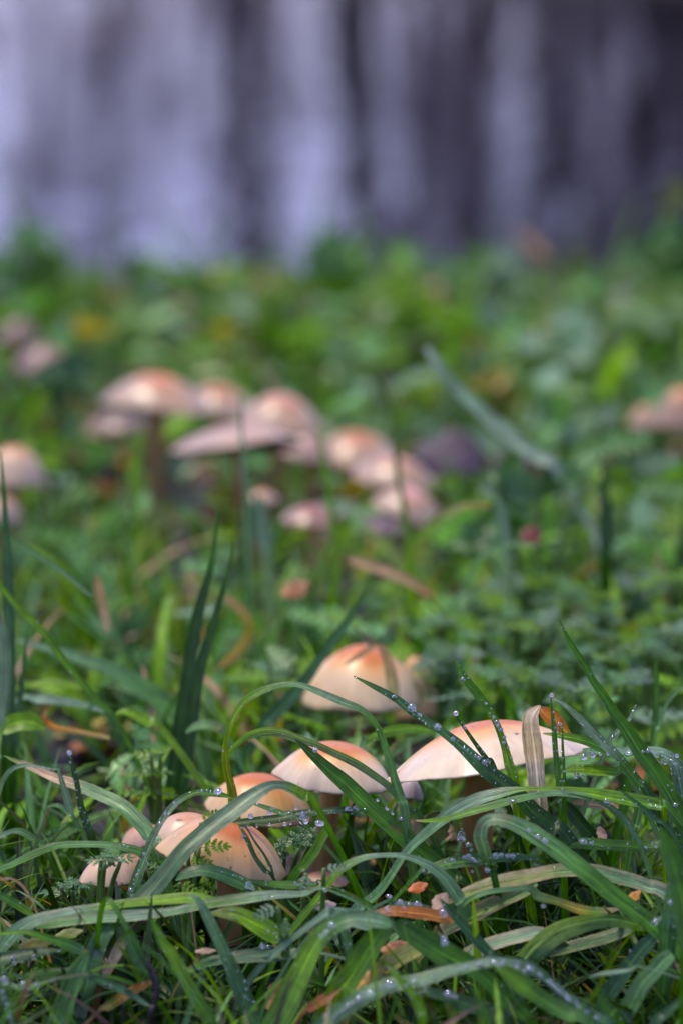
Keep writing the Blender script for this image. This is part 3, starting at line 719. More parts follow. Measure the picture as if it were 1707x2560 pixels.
# ------------------------------------------------------------------ the mushrooms
PEACH = dict(c0=(.60, .18, .015), c1=(.74, .40, .09), c2=(.74, .61, .38))
ROSY = dict(c0=(.54, .20, .06), c1=(.48, .26, .11), c2=(.50, .36, .22), power=1.9, shp=.95)
FRONT, BACK = 'peach capped mushrooms in the front clump', 'blurred mushrooms in the far clump'
def guard(cx, cy, wd, h, d, k=.5): GUARD.append((cx - wd * k, cy - h * 1.02, cx + wd * k, cy + h * .12, d))
MUSH = [
 ('large flat pale mushroom with orange crown, dry grass strip bent over it', 1219, 1914, 500, 112, 1.40, 3, 10, dict(PEACH, r0=.42, r1=.78, wave=.035, power=2.0, shp=1.0, stem_w=.17, umbo=.0, cut=[(4.05, .05, .05), (4.5, .04, .03)], stem=(.38, .21, .055), tilt_from=.0), FRONT),
 ('cream mushroom with peach crown left of the largest cap', 834, 1945, 288, 88, 1.427, 17, -5, dict(PEACH, r0=.50, r1=.86, wave=.03), FRONT),
 ('peach mushroom under the arching grass, left of the cream cap', 648, 2030, 278, 94, 1.447, 16, -6, dict(PEACH, r0=.50, r1=1.0, c1=(.68, .36, .10), c2=(.68, .48, .22), wave=.04), FRONT),
 ('pale tan mushroom with a dark speck behind the broad diagonal blade', 470, 2108, 200, 76, 1.405, 12, -4, dict(PEACH, c0=(.58, .30, .13), c1=(.62, .38, .20), c2=(.64, .46, .28)), FRONT),
 ('domed tan orange mushroom low in the grass crossed by thin stems', 556, 2150, 318, 104, 1.372, 18, -14, dict(PEACH, c0=(.50, .14, .02), c1=(.64, .32, .10), c2=(.64, .44, .19), r0=.50, r1=1.0, wave=.05), FRONT),
 ('small domed peach mushroom beside the flat grey herb leaf', 268, 2206, 144, 64, 1.36, 9, 0, dict(PEACH, c0=(.52, .25, .10), c1=(.60, .36, .17), c2=(.62, .44, .25)), FRONT),
 ('small brown orange mushroom wedged behind the small domed one', 322, 2180, 104, 44, 1.415, 10, -10, dict(PEACH, c0=(.48, .19, .07), c1=(.58, .30, .14), c2=(.66, .45, .28)), FRONT),
 ('reddish cap edge peeping out left of the pale tan mushroom', 362, 2104, 120, 44, 1.44, 12, 8, dict(PEACH, c0=(.55, .18, .08), c1=(.64, .28, .15), c2=(.70, .45, .30)), FRONT),
 ('brownish mushroom right of the domed tan orange one', 752, 2175, 124, 44, 1.45, 12, 12, dict(PEACH, c0=(.38, .18, .08), c1=(.46, .25, .13), c2=(.56, .38, .24)), FRONT),
 ('low orange brown cap lying in shade under the green stem', 808, 2212, 132, 34, 1.42, 10, 4, dict(PEACH, c0=(.48, .20, .07), c1=(.54, .27, .11), c2=(.6, .38, .2)), FRONT),
 ('tiny grey button mushroom under the rim of the largest cap', 1022, 1994, 70, 48, 1.425, 8, -8, dict(c0=(.30, .30, .26), c1=(.36, .33, .29), c2=(.46, .38, .33)), FRONT),
 ('orange topped cream mushroom with a pale dry strip over its crown', 905, 1742, 312, 132, 1.60, 15, 0, dict(PEACH, c0=(.64, .20, .03), c1=(.74, .40, .11), c2=(.72, .55, .29), r0=.46, r1=.85, wave=.05, power=1.8), None),
 ('yellowish brown mushroom side on behind the orange topped cream one', 1050, 1790, 124, 150, 1.66, 6, 6, dict(PEACH, c0=(.66, .34, .10), c1=(.68, .42, .16), c2=(.62, .42, .18), stem=(.5, .34, .12)), None),
 ('blurred tall mushroom with the brightest orange crown in the far clump', 389, 1008, 215, 100, 2.13, 6, -4, dict(ROSY, c0=(.66, .25, .09)), BACK),
 ('blurred pinkish mushroom between the tallest and the round far cap', 546, 1018, 150, 76, 2.20, 8, -4, dict(ROSY), BACK),
 ('blurred round pinkish mushroom above the widest far cap', 700, 1056, 172, 98, 2.09, 8, -6, dict(ROSY, c0=(.62, .28, .16)), BACK),
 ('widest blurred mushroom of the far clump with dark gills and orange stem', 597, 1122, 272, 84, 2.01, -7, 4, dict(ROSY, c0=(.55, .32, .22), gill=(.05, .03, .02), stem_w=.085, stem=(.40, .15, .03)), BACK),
 ('blurred mauve pink cap squeezed beside the widest far mushroom', 768, 1140, 112, 76, 2.06, 8, -14, dict(ROSY, c0=(.46, .25, .19), c1=(.47, .28, .19), c2=(.48, .32, .22)), BACK),
 ('blurred pink mushroom behind the tall thin green stalk', 890, 1146, 186, 94, 2.10, 9, -4, dict(ROSY), BACK),
 ('blurred pale mushroom right end of the far clump', 985, 1196, 166, 76, 2.04, 10, -6, dict(ROSY, c0=(.64, .34, .2)), BACK),
 ('lowest blurred pink mushroom of the far clump near the purple leaf', 1018, 1278, 148, 82, 1.98, 12, -16, dict(ROSY, c0=(.70, .36, .28)), BACK),
 ('dim blurred cap in shadow behind the tallest far mushroom', 300, 1064, 126, 44, 2.24, 8, 0, dict(ROSY, c0=(.20, .11, .07), c1=(.20, .12, .09), c2=(.22, .14, .1)), BACK),  # shade put into this cap's darker colours
 ('tiny blurred orange cap below the orange stem', 655, 1250, 66, 36, 1.93, 10, 0, dict(ROSY, c0=(.62, .30, .12)), BACK),
 ('blurred reddish tan cap low in front of the far clump', 778, 1296, 120, 46, 1.90, 12, 0, dict(ROSY, c0=(.34, .13, .07), c1=(.34, .16, .09), c2=(.36, .22, .14)), BACK),
 ('blurred peach mushroom cut by the left border', 32, 1206, 172, 92, 1.98, 8, -4, dict(PEACH, c0=(.55, .18, .06), c1=(.62, .36, .16), c2=(.62, .46, .27)), None),
 ('small blurred peach mushroom below the one at the left border', 10, 1302, 92, 62, 1.94, 10, 0, dict(PEACH, c0=(.5, .24, .1), c1=(.55, .34, .18), c2=(.55, .4, .24)), None),
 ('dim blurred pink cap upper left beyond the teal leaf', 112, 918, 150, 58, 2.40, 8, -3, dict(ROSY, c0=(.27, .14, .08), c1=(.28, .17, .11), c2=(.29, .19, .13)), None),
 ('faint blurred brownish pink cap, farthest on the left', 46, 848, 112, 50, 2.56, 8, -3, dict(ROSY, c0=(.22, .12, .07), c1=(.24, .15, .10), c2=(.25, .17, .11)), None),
 ('blurred orange mushroom at the right border above the ferny leaves', 1706, 1064, 150, 96, 2.16, 8, 0, dict(PEACH, c0=(.60, .22, .05), c1=(.50, .25, .09), c2=(.42, .27, .15)), None),
 ('small blurred pinkish cap left of the orange one at the right border', 1612, 1064, 92, 52, 2.21, 8, 0, dict(ROSY), None),
]
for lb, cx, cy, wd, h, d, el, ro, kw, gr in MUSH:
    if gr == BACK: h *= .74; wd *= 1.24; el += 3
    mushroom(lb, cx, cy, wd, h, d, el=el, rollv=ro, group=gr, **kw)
    guard(cx, cy, wd, h, d)
GUARD += [(560, 1100, 680, 1250, 1.99), (1130, 1950, 1290, 2070, 1.39)]

# ------------------------------------------------------------------ single grass blades
B = blade
DRY = dict(name='dry_grass_strip', cat='dry grass', mat=M_DRYT)
B('upright dark blade with a dew drop on its tip, left', [(173, 1884, 4), (182, 1922, 12), (192, 1960, 15), (203, 2020, 18), (217, 2066, 22), (233, 2110, 24)], 1.40, 'dark', roll=30)
B('arching blade with an orange brown tip, left', [(10, 1890, 3), (40, 1903, 11), (74, 1917, 17), (137, 1946, 26), (192, 1964, 30), (247, 1987, 34), (302, 2014, 38), (343, 2052, 42), (376, 2095, 40), (395, 2140, 36)], 1.425,
  [(0, 'green'), (.12, 'olive'), (.2, 'tan'), (.36, 'pink'), (.46, 'pale'), (1, 'pale')], d1=1.385, roll=42)
B('short pale blade hanging over the brown tipped one', [(136, 1924, 4), (147, 1934, 9), (153, 1950, 13), (164, 1988, 20), (175, 2023, 18), (185, 2043, 2)], 1.40, 'sheen', roll=20, root='start')
B('small curved blade under the hanging pale one', [(118, 2017, 5), (145, 2015, 12), (168, 2032, 13), (190, 2056, 12)], 1.43, 'pale', roll=35)
B('broad dark blade slanting up behind the drop tipped one', [(325, 2020, 4), (290, 2028, 20), (235, 2046, 28), (165, 2078, 30), (104, 2111, 28), (60, 2135, 24)], 1.44, [(0, 'bright'), (.3, 'green'), (1, 'glauc')], roll=30)
B('pale blade arching in from the left border', [(-30, 2115, 10), (0, 2092, 12), (33, 2079, 14), (60, 2084, 18), (90, 2103, 20), (115, 2124, 18), (128, 2150, 16)], 1.41, [(0, 'sheen'), (.5, 'pale'), (1, 'green')], roll=45)
B('long low blade reaching the left mushrooms', [(-20, 2192, 12), (30, 2163, 18), (82, 2138, 20), (120, 2122, 20), (163, 2113, 20), (256, 2113, 18), (327, 2124, 22), (381, 2143, 24), (425, 2164, 10)], 1.385, [(0, 'pale'), (.35, 'green'), (.6, 'pale'), (1, 'green')], roll=40, root='start')
B('tall dark upright blade at the left border', [(2, 1130, 4), (10, 1240, 12), (18, 1400, 26), (23, 1600, 32), (22, 1800, 38), (20, 1900, 38)], 1.49, [(0, 'green'), (.4, 'glauc'), (1, 'dark')], roll=10)
B('shorter dark blade leaning on the tall left border one', [(68, 1580, 4), (58, 1680, 12), (49, 1760, 16), (40, 1860, 18)], 1.50, 'glauc', roll=10)
B('big pale out of focus blade cut by the left border', [(-22, 1500, 10), (-2, 1570, 40), (0, 1680, 50), (-6, 1790, 42), (-22, 1880, 34)], 1.13, 'sheen', roll=15)
B('thin bright blade slanting down from the left border', [(-30, 1420, 14), (33, 1506, 16), (98, 1569, 20), (158, 1650, 20), (240, 1749, 18), (305, 1825, 14)], 1.46, [(0, 'bright'), (1, 'green')], roll=15)
B('thin pale blade slanting over the left mid grass', [(-40, 1290, 8), (27, 1345, 12), (103, 1394, 13), (170, 1440, 12), (229, 1492, 6)], 1.52, [(0, 'green'), (1, 'sheen')], roll=20, root='start')
B('taller of two long dark blades standing side by side', [(546, 1270, 4), (531, 1400, 16), (510, 1480, 26), (490, 1563, 32), (463, 1727, 36), (438, 1890, 36), (424, 2040, 34)], 1.51, [(0, 'green'), (.3, 'dark'), (1, 'dark')], roll=8, fold=.35)
B('shorter of two long dark blades, right one', [(583, 1360, 4), (570, 1430, 11), (539, 1541, 20), (501, 1672, 32), (479, 1808, 36), (452, 1988, 38), (440, 2080, 36)], 1.50, [(0, 'green'), (.4, 'dark'), (1, 'dark')], roll=8, fold=.35)
B('tall yellow green blade looping up and over the mushrooms', [(588, 2010, 20), (570, 1935, 22), (564, 1878, 18), (578, 1810, 16), (606, 1760, 18), (638, 1736, 20), (677, 1720, 17), (721, 1712, 14), (759, 1716, 15), (814, 1738, 20), (860, 1758, 22), (904, 1776, 18), (937, 1810, 16), (953, 1843, 17), (967, 1886, 20), (983, 1941, 23), (1000, 1996, 27), (1014, 2055, 26)],
  1.392, [(0, 'olive'), (.25, 'bright'), (.42, 'pale'), (.55, 'sheen'), (.7, 'green'), (1, 'pale')], roll=35, d1=1.355, root='both')
B('folded blade looping low above the cream mushroom', [(570, 1960, 10), (562, 1908, 12), (573, 1881, 12), (595, 1857, 16), (622, 1838, 20), (663, 1827, 25), (704, 1830, 25), (745, 1845, 22), (786, 1859, 20), (828, 1878, 21), (887, 1906, 22), (929, 1933, 20), (970, 1963, 18), (997, 1990, 20), (1030, 2023, 18), (1056, 2048, 14)], 1.392, [(0, 'bright'), (.25, 'pale'), (.5, 'sheen'), (1, 'glauc')], roll=45, fold=.4, d1=1.36, root='both')
B('long straight dark blade slanting across the cream mushroom', [(737, 1848, 3), (760, 1868, 16), (786, 1892, 28), (828, 1930, 38), (860, 1957, 42), (915, 2010, 46), (970, 2060, 50), (1024, 2106, 50), (1079, 2154, 48), (1135, 2190, 36), (1175, 2216, 22)], 1.372, [(0, 'dark'), (.5, 'green'), (1, 'dark')], roll=14, d1=1.345, fold=.3)
B('bluish blade strung with dew slanting over the largest cap', [(884, 1691, 3), (930, 1715, 14), (990, 1748, 20), (1034, 1783, 21), (1093, 1822, 22), (1148, 1864, 30), (1203, 1917, 38), (1244, 1950, 42), (1290, 1984, 44), (1333, 2030, 46), (1380, 2066, 44), (1425, 2100, 30)], 1.362, [(0, 'green'), (.15, 'glauc'), (.45, 'glauc'), (.6, 'dark'), (1, 'dark')], roll=24, d1=1.335)
B('thin blade with a drop on its tip before the largest cap', [(1138, 1789, 4), (1162, 1823, 9), (1189, 1862, 12), (1217, 1900, 14), (1240, 1932, 13)], 1.352, 'dark', roll=10)
B('beaded blade pointing up left behind the thin drop tipped one', [(1138, 1648, 4), (1148, 1672, 16), (1159, 1694, 23), (1202, 1748, 23), (1235, 1797, 20), (1259, 1862, 20), (1273, 1917, 26), (1286, 1965, 30)], 1.355, [(0, 'green'), (.5, 'green'), (1, 'bright')], roll=12)
B('upright blade right of the dry strip, drop at its top', [(1376, 1741, 3), (1383, 1810, 12), (1388, 1878, 15), (1395, 1947, 16), (1398, 1990, 13), (1402, 2060, 12)], 1.345, 'green', roll=8)
B('thin upright stalk carrying a round drop', [(1405, 1812, 4), (1406, 1865, 7), (1409, 1919, 8), (1411, 1975, 9)], 1.35, 'green', roll=8)
B('pale slanting blade with a drop at its brown tip', [(1379, 1744, 3), (1414, 1766, 13), (1455, 1804, 22), (1496, 1848, 25), (1537, 1886, 26), (1562, 1914, 24), (1592, 1954, 26), (1628, 2000, 28)], 1.345, [(0, 'tan'), (.06, 'sheen'), (.5, 'sheen'), (.65, 'green'), (1, 'dark')], roll=30)
B('long strong green blade leaning left on the right side', [(1398, 1552, 3), (1425, 1607, 14), (1463, 1667, 18), (1480, 1700, 20), (1510, 1743, 24), (1537, 1785, 31), (1568, 1829, 37), (1600, 1878, 42), (1633, 1925, 44), (1666, 1976, 45), (1690, 2018, 46), (1712, 2060, 46), (1735, 2105, 44)], 1.335, [(0, 'green'), (.4, 'green'), (1, 'green')], roll=14, fold=.3)
B('narrow upright blade behind the strong leaning one', [(1639, 1645, 3), (1641, 1705, 15), (1638, 1792, 18), (1629, 1872, 13)], 1.46, 'green', roll=5)
B('thin curved blade at the right border beside the upright one', [(1712, 1710, 8), (1675, 1747, 13), (1658, 1780, 12), (1647, 1815, 12), (1633, 1860, 10)], 1.45, 'pale', roll=15)
B('twisted dew soaked blade bending down at the right border', [(1456, 1876, 10), (1490, 1880, 20), (1524, 1877, 24), (1568, 1881, 22), (1612, 1879, 20), (1647, 1885, 28), (1675, 1899, 34), (1694, 1922, 40), (1702, 1965, 44), (1707, 2020, 42)], 1.375, [(0, 'pale'), (.5, 'sheen'), (1, 'glauc')], roll=48, twist=25)
B('green blade lying over the right end of the largest cap', [(1357, 1834, 4), (1400, 1840, 16), (1447, 1849, 24), (1485, 1862, 26), (1524, 1884, 24), (1556, 1912, 14)], 1.362, [(0, 'bright'), (.5, 'green'), (1, 'pale')], roll=30)
B('short bright yellowish blade lying right of the thin stalk', [(1412, 1926, 8), (1428, 1924, 22), (1455, 1924, 26), (1496, 1928, 28), (1537, 1931, 26), (1578, 1941, 18)], 1.372, [(0, 'bright'), (.5, 'bright'), (1, 'pale')], roll=40)
B('striped blade arching up from the dark lower middle', [(880, 2292, 26), (905, 2268, 26), (942, 2238, 26), (975, 2196, 22), (1017, 2132, 22), (1072, 2080, 26), (1126, 2038, 32), (1191, 2003, 34), (1257, 1984, 28), (1304, 1975, 14), (1359, 1974, 12), (1442, 1980, 20), (1524, 1994, 32), (1592, 2006, 36), (1647, 2016, 34), (1682, 2032, 16)], 1.345, [(0, 'sheen'), (.15, 'pale'), (.5, 'sheen'), (.62, 'bright'), (1, 'green')], roll=48, fold=.4, root='both', d1=1.33)
B('tan tipped arching blade crossing the striped one', [(1039, 2052, 3), (1065, 2053, 9), (1115, 2048, 14), (1191, 2027, 21), (1278, 2003, 21), (1340, 1990, 17), (1398, 1984, 15), (1469, 1994, 16), (1510, 2011, 16), (1546, 2034, 15), (1568, 2060, 14), (1584, 2089, 14), (1606, 2130, 14)], 1.332, [(0, 'tan'), (.08, 'bright'), (.4, 'pale'), (.6, 'sheen'), (1, 'pale')], roll=42)
B('broad pale blade folded over at its top, lower right', [(1238, 2205, 20), (1226, 2170, 28), (1210, 2125, 34), (1201, 2092, 36), (1212, 2058, 34), (1246, 2050, 34), (1300, 2068, 44), (1371, 2113, 47), (1452, 2173, 45), (1534, 2240, 46), (1616, 2304, 46), (1670, 2350, 46), (1707, 2382, 46), (1745, 2412, 46)], 1.30, [(0, 'dark'), (.12, 'glauc'), (.25, 'sheen'), (.5, 'pale'), (.65, 'green'), (1, 'green')], roll=30, d1=1.26, root='both')
B('level green blade with dew lying behind the folded pale one', [(1340, 2106, 10), (1371, 2107, 26), (1430, 2109, 30), (1507, 2113, 32), (1616, 2119, 32), (1720, 2122, 30)], 1.335, [(0, 'green'), (1, 'green')], roll=35)
B('long brown edged blade arching across the lower right', [(1120, 2258, 10), (1153, 2240, 28), (1235, 2212, 38), (1317, 2196, 42), (1398, 2180, 38), (1480, 2181, 36), (1561, 2200, 40), (1616, 2218, 38), (1670, 2242, 34)], 1.305, [(0, 'olive'), (.4, 'olive'), (.55, 'pale'), (1, 'sheen')], roll=45, fold=.35, edge='tan')
B('striped leaf below the brown edged one, brown rim', [(1090, 2340, 24), (1104, 2331, 36), (1181, 2290, 46), (1262, 2252, 42), (1317, 2226, 34), (1342, 2210, 12)], 1.30, [(0, 'olive'), (1, 'pale')], roll=45, fold=.4, edge='tan', root='start')
B('yellow tipped blade between the brown edged and the wide pale arch', [(1305, 2222, 16), (1345, 2243, 26), (1395, 2256, 22), (1452, 2276, 26), (1507, 2280, 22), (1552, 2272, 3)], 1.29, [(0, 'pale'), (.45, 'olive'), (.6, 'yellow'), (.75, 'green'), (1, 'tan')], roll=38, root='start')
B('lower striped leaf with rusty rim, mid bottom', [(1130, 2412, 16), (1164, 2392, 36), (1235, 2360, 38), (1317, 2338, 36), (1360, 2328, 20)], 1.28, [(0, 'pale'), (1, 'sheen')], roll=45, edge='tan', root='start')
B('wide pale arching blade in the lower right', [(1290, 2436, 50), (1306, 2412, 58), (1344, 2366, 62), (1398, 2328, 54), (1480, 2304, 44), (1551, 2303, 34), (1610, 2322, 16)], 1.275, [(0, 'pale'), (.5, 'sheen'), (1, 'pale')], roll=45, root='start')
B('dark blade with a yellow edge under the wide pale arch', [(1360, 2388, 16), (1409, 2374, 32), (1507, 2348, 34), (1570, 2326, 30), (1618, 2304, 18)], 1.295, [(0, 'dark'), (.5, 'glauc'), (1, 'sheen')], roll=42, edge='olive', root='end')
B('wide bright left half of the tent of two blades, bottom', [(985, 2300, 10), (963, 2318, 44), (930, 2360, 58), (903, 2402, 64), (870, 2450, 66), (840, 2500, 66)], 1.235, [(0, 'dark'), (.3, 'green'), (1, 'bright')], roll=12)
B('wide dark right half of the tent of two blades, bottom', [(990, 2304, 14), (1010, 2320, 46), (1045, 2345, 62), (1126, 2396, 68), (1181, 2420, 54), (1235, 2467, 46), (1290, 2527, 44), (1330, 2575, 44)], 1.235, [(0, 'dark'), (.4, 'green'), (1, 'green')], roll=16)
B('arch of light green over the orange leaf, lower middle', [(700, 2370, 16), (729, 2327, 17), (759, 2289, 20), (800, 2240, 20), (836, 2191, 20), (865, 2166, 22), (908, 2146, 16), (963, 2139, 13), (1017, 2143, 17), (1072, 2166, 25), (1115, 2202, 31), (1146, 2249, 36), (1164, 2292, 34)], 1.30, [(0, 'green'), (.35, 'bright'), (.55, 'sheen'), (1, 'pale')], roll=32, root='both')
B('long level blade with bright underside crossing the left bottom', [(-30, 2425, 26), (0, 2378, 30), (33, 2338, 38), (82, 2306, 36), (165, 2284, 28), (247, 2270, 23), (329, 2258, 24), (430, 2249, 30), (485, 2246, 28), (545, 2249, 8)], 1.285, [(0, 'pale'), (.5, 'sheen'), (.62, 'bright'), (1, 'bright')], roll=38, root='start')
B('long pale level blade just under the bright one', [(90, 2322, 6), (130, 2312, 22), (165, 2306, 28), (247, 2296, 33), (329, 2292, 30), (430, 2281, 22), (512, 2263, 28), (595, 2251, 30), (677, 2240, 24), (759, 2236, 16), (825, 2227, 8)], 1.28, [(0, 'green'), (.25, 'pale'), (.4, 'sheen'), (.6, 'green'), (.8, 'sheen'), (1, 'pale')], roll=40, fold=.35, edge=None)
B('kinked blade, upper half, running down to a yellow joint', [(-25, 2336, 6), (0, 2335, 8), (69, 2332, 13), (110, 2344, 20), (165, 2360, 27), (200, 2376, 26), (212, 2382, 12)], 1.262, [(0, 'bright'), (.6, 'green'), (.9, 'glauc'), (1, 'yellow')], roll=20, root='start')
B('kinked blade, wide pale lower half below the yellow joint', [(216, 2376, 10), (211, 2396, 30), (192, 2434, 46), (170, 2488, 54), (154, 2541, 58), (143, 2580, 56)], 1.245, [(0, 'yellow'), (.08, 'pale'), (1, 'pale')], roll=14, fold=.45)
B('broad grey green blade running diagonally up to the peach cap', [(792, 2018, 18), (759, 1990, 30), (726, 1971, 29), (693, 1963, 24), (663, 1971, 30), (622, 1998, 42), (581, 2030, 46), (540, 2060, 48), (499, 2094, 50), (457, 2132, 48), (384, 2222, 50), (345, 2262, 50), (300, 2292, 50), (265, 2325, 50), (243, 2368, 52), (230, 2418, 52), (214, 2473, 50), (195, 2528, 52), (180, 2580, 54)], 1.335, [(0, 'green'), (.1, 'bright'), (.17, 'sheen'), (.5, 'glauc'), (.75, 'glauc'), (1, 'glauc')], roll=22, d1=1.255, fold=.18, root='both')
B('dark blade edged with drops behind the broad diagonal one', [(428, 2099, 4), (455, 2088, 12), (485, 2077, 16), (540, 2068, 18), (595, 2060, 22), (649, 2054, 26), (704, 2047, 25), (759, 2035, 20), (814, 2029, 18), (865, 2026, 20), (900, 2034, 26), (945, 2044, 20)], 1.365, [(0, 'green'), (.5, 'dark'), (.8, 'glauc'), (1, 'pale')], roll=25)
B('thin pale blade from the diagonal one to the fat drop', [(625, 2008, 5), (650, 2015, 10), (677, 2024, 14), (712, 2036, 12), (745, 2047, 5)], 1.358, 'pale', roll=30)
B('slender bowed blade with glassy beads left of the diagonal one', [(586, 1998, 3), (562, 1990, 12), (530, 1985, 18), (499, 1982, 18), (470, 1990, 18), (448, 2003, 18), (428, 2022, 18), (406, 2052, 17), (384, 2092, 20), (365, 2138, 24), (346, 2190, 27), (332, 2236, 28), (322, 2270, 26)], 1.345, [(0, 'green'), (.3, 'green'), (.45, 'sheen'), (.6, 'sheen'), (.8, 'pale'), (1, 'green')], roll=28, fold=.4)
B('pale leaf blade lying in front of the domed tan mushroom', [(440, 2202, 6), (462, 2188, 24), (497, 2178, 32), (545, 2184, 36), (599, 2207, 36), (640, 2228, 24), (668, 2238, 8)], 1.325, [(0, 'pale'), (.5, 'glauc'), (.85, 'green'), (1, 'yellow')], roll=35, edge=None)
B('wide see through leaf with beads under the level blades', [(528, 2285, 10), (560, 2284, 28), (595, 2289, 42), (649, 2316, 52), (690, 2342, 46), (722, 2364, 18)], 1.275, [(0, 'olive'), (.5, 'bright'), (1, 'green')], roll=30)
B('pale blade dropping from the level blades to the bottom', [(476, 2240, 5), (496, 2252, 18), (515, 2286, 26), (540, 2338, 31), (562, 2384, 35), (584, 2434, 40), (608, 2488, 46), (630, 2541, 52), (645, 2580, 54)], 1.252, [(0, 'sheen'), (.4, 'pale'), (.7, 'glauc'), (1, 'green')], roll=16)
B('bright blade slanting down right of the dark twig', [(376, 2298, 5), (392, 2326, 22), (411, 2362, 28), (430, 2386, 32), (457, 2440, 36), (485, 2488, 36), (518, 2543, 36), (536, 2580, 34)], 1.235, [(0, 'green'), (.4, 'bright'), (1, 'green')], roll=12)
B('grey green level blade behind the dropping pale one', [(455, 2436, 6), (490, 2420, 20), (540, 2403, 27), (622, 2392, 36), (690, 2389, 38), (740, 2385, 26), (775, 2378, 8)], 1.27, [(0, 'green'), (.4, 'glauc'), (1, 'sheen')], roll=40)
B('wide bright blade rising to the right in the bottom middle', [(672, 2600, 72), (694, 2550, 70), (718, 2506, 66), (753, 2432, 60), (787, 2365, 54), (828, 2322, 48), (868, 2300, 46), (908, 2298, 44), (950, 2304, 42), (978, 2314, 16)], 1.222, [(0, 'green'), (.45, 'bright'), (.65, 'pale'), (.8, 'sheen'), (1, 'pale')], roll=22, root='start')
B('out of focus arching blade loaded with big dew beads, bottom', [(790, 2580, 36), (830, 2546, 40), (860, 2524, 42), (901, 2498, 44), (942, 2478, 45), (983, 2464, 44), (1038, 2456, 40), (1107, 2435, 32), (1183, 2416, 24), (1225, 2408, 28), (1277, 2414, 34), (1318, 2422, 36), (1354, 2442, 28), (1387, 2468, 26), (1414, 2496, 30), (1455, 2526, 34), (1496, 2551, 34), (1540, 2582, 32)], 1.20, [(0, 'glauc'), (.3, 'pale'), (.5, 'sheen'), (.7, 'glauc'), (1, 'glauc')], roll=40, root='both')
B('dark blade bowed under the bead loaded one', [(1030, 2490, 5), (1060, 2483, 20), (1093, 2487, 30), (1148, 2506, 40), (1216, 2530, 42), (1280, 2562, 42)], 1.215, [(0, 'glauc'), (1, 'dark')], roll=30)
B('wide pale blade rising from the bottom right corner region', [(1680, 2386, 30), (1660, 2402, 44), (1640, 2424, 46), (1606, 2460, 48), (1579, 2508, 50), (1551, 2562, 50), (1535, 2600, 50)], 1.235, [(0, 'pale'), (1, 'pale')], roll=18)
B('dusky blade behind the wide pale right one', [(1640, 2336, 24), (1620, 2358, 38), (1592, 2388, 41), (1551, 2446, 42), (1518, 2496, 38), (1495, 2540, 30)], 1.265, 'glauc', roll=16)
B('small pale spike lying level in the lower right', [(1474, 2443, 3), (1500, 2437, 10), (1524, 2433, 12), (1570, 2427, 10), (1615, 2421, 3)], 1.22, 'sheen', roll=30)
B('pointed upright leaf at the right border below the dew soaked blade', [(1672, 2188, 4), (1674, 2220, 20), (1675, 2255, 34), (1673, 2300, 46), (1668, 2345, 48)], 1.25, [(0, 'sheen'), (.3, 'pale'), (1, 'glauc')], roll=12)
B('broad dark out of focus blade at the right border', [(1650, 2070, 10), (1668, 2115, 40), (1690, 2180, 56), (1708, 2250, 62), (1718, 2330, 58), (1722, 2420, 54)], 1.19, [(0, 'green'), (1, 'green')], roll=10)
B('short green spike among the bottom right blades', [(1494, 2484, 6), (1506, 2506, 22), (1524, 2532, 36), (1542, 2570, 44)], 1.205, 'green', roll=10)
B('blurred green blade slanting down to the right at the bottom', [(1230, 2405, 20), (1277, 2442, 46), (1318, 2474, 50), (1359, 2502, 46), (1414, 2534, 40), (1475, 2560, 26)], 1.195, [(0, 'bright'), (.5, 'green'), (1, 'pale')], roll=25)
B('grey green blade at the bottom right corner', [(1730, 2482, 22), (1695, 2508, 24), (1661, 2537, 26), (1625, 2575, 26)], 1.21, 'glauc', roll=18)
B('small bright blade in front of the bead loaded one', [(965, 2408, 4), (980, 2426, 14), (997, 2447, 20), (1030, 2487, 26), (1050, 2528, 28), (1058, 2575, 26)], 1.19, 'bright', roll=10)
B('bluish blade slanting between the striped leaves', [(1100, 2250, 5), (1116, 2268, 16), (1134, 2290, 22), (1175, 2334, 28), (1216, 2378, 30), (1250, 2412, 18)], 1.262, 'glauc', roll=15)
B('dark dewy blade stub at the left border, bottom', [(-30, 2408, 36), (0, 2400, 36), (55, 2389, 31), (110, 2380, 22), (158, 2376, 6)], 1.25, [(0, 'glauc'), (1, 'dark')], roll=25, root='start')
B('narrow green blade below the dark dewy stub', [(-20, 2432, 5), (0, 2434, 7), (55, 2442, 13), (110, 2435, 26), (165, 2427, 14), (190, 2424, 5)], 1.25, 'green', roll=30)
B('bowed blade holding two large clear drops, lower left', [(-25, 2448, 12), (0, 2459, 14), (41, 2470, 16), (82, 2470, 17), (118, 2456, 10), (140, 2446, 5)], 1.235, [(0, 'pale'), (1, 'green')], roll=35, root='start')
B('glittering dew covered blade in the bottom left corner', [(-14, 2450, 16), (0, 2486, 30), (16, 2520, 34), (27, 2562, 36), (34, 2600, 34)], 1.21, [(0, 'pale'), (1, 'dark')], roll=15)
B('bluish blade pointing right at the foot of the twig', [(200, 2440, 14), (236, 2448, 21), (274, 2462, 23), (315, 2481, 23), (357, 2507, 13), (376, 2517, 2)], 1.238, [(0, 'dark'), (.5, 'glauc'), (1, 'sheen')], roll=25, root='start')
B('broad glossy blade behind the top of the twig', [(314, 2316, 16), (322, 2340, 30), (335, 2377, 37), (354, 2414, 32), (374, 2442, 8)], 1.25, [(0, 'green'), (1, 'glauc')], roll=14, root='start')
B('thin green blade slanting on the far left, lower', [(-20, 2228, 14), (0, 2240, 20), (41, 2262, 23), (70, 2282, 18), (92, 2298, 5)], 1.30, [(0, 'pale'), (.5, 'green'), (1, 'bright')], roll=25, root='start')
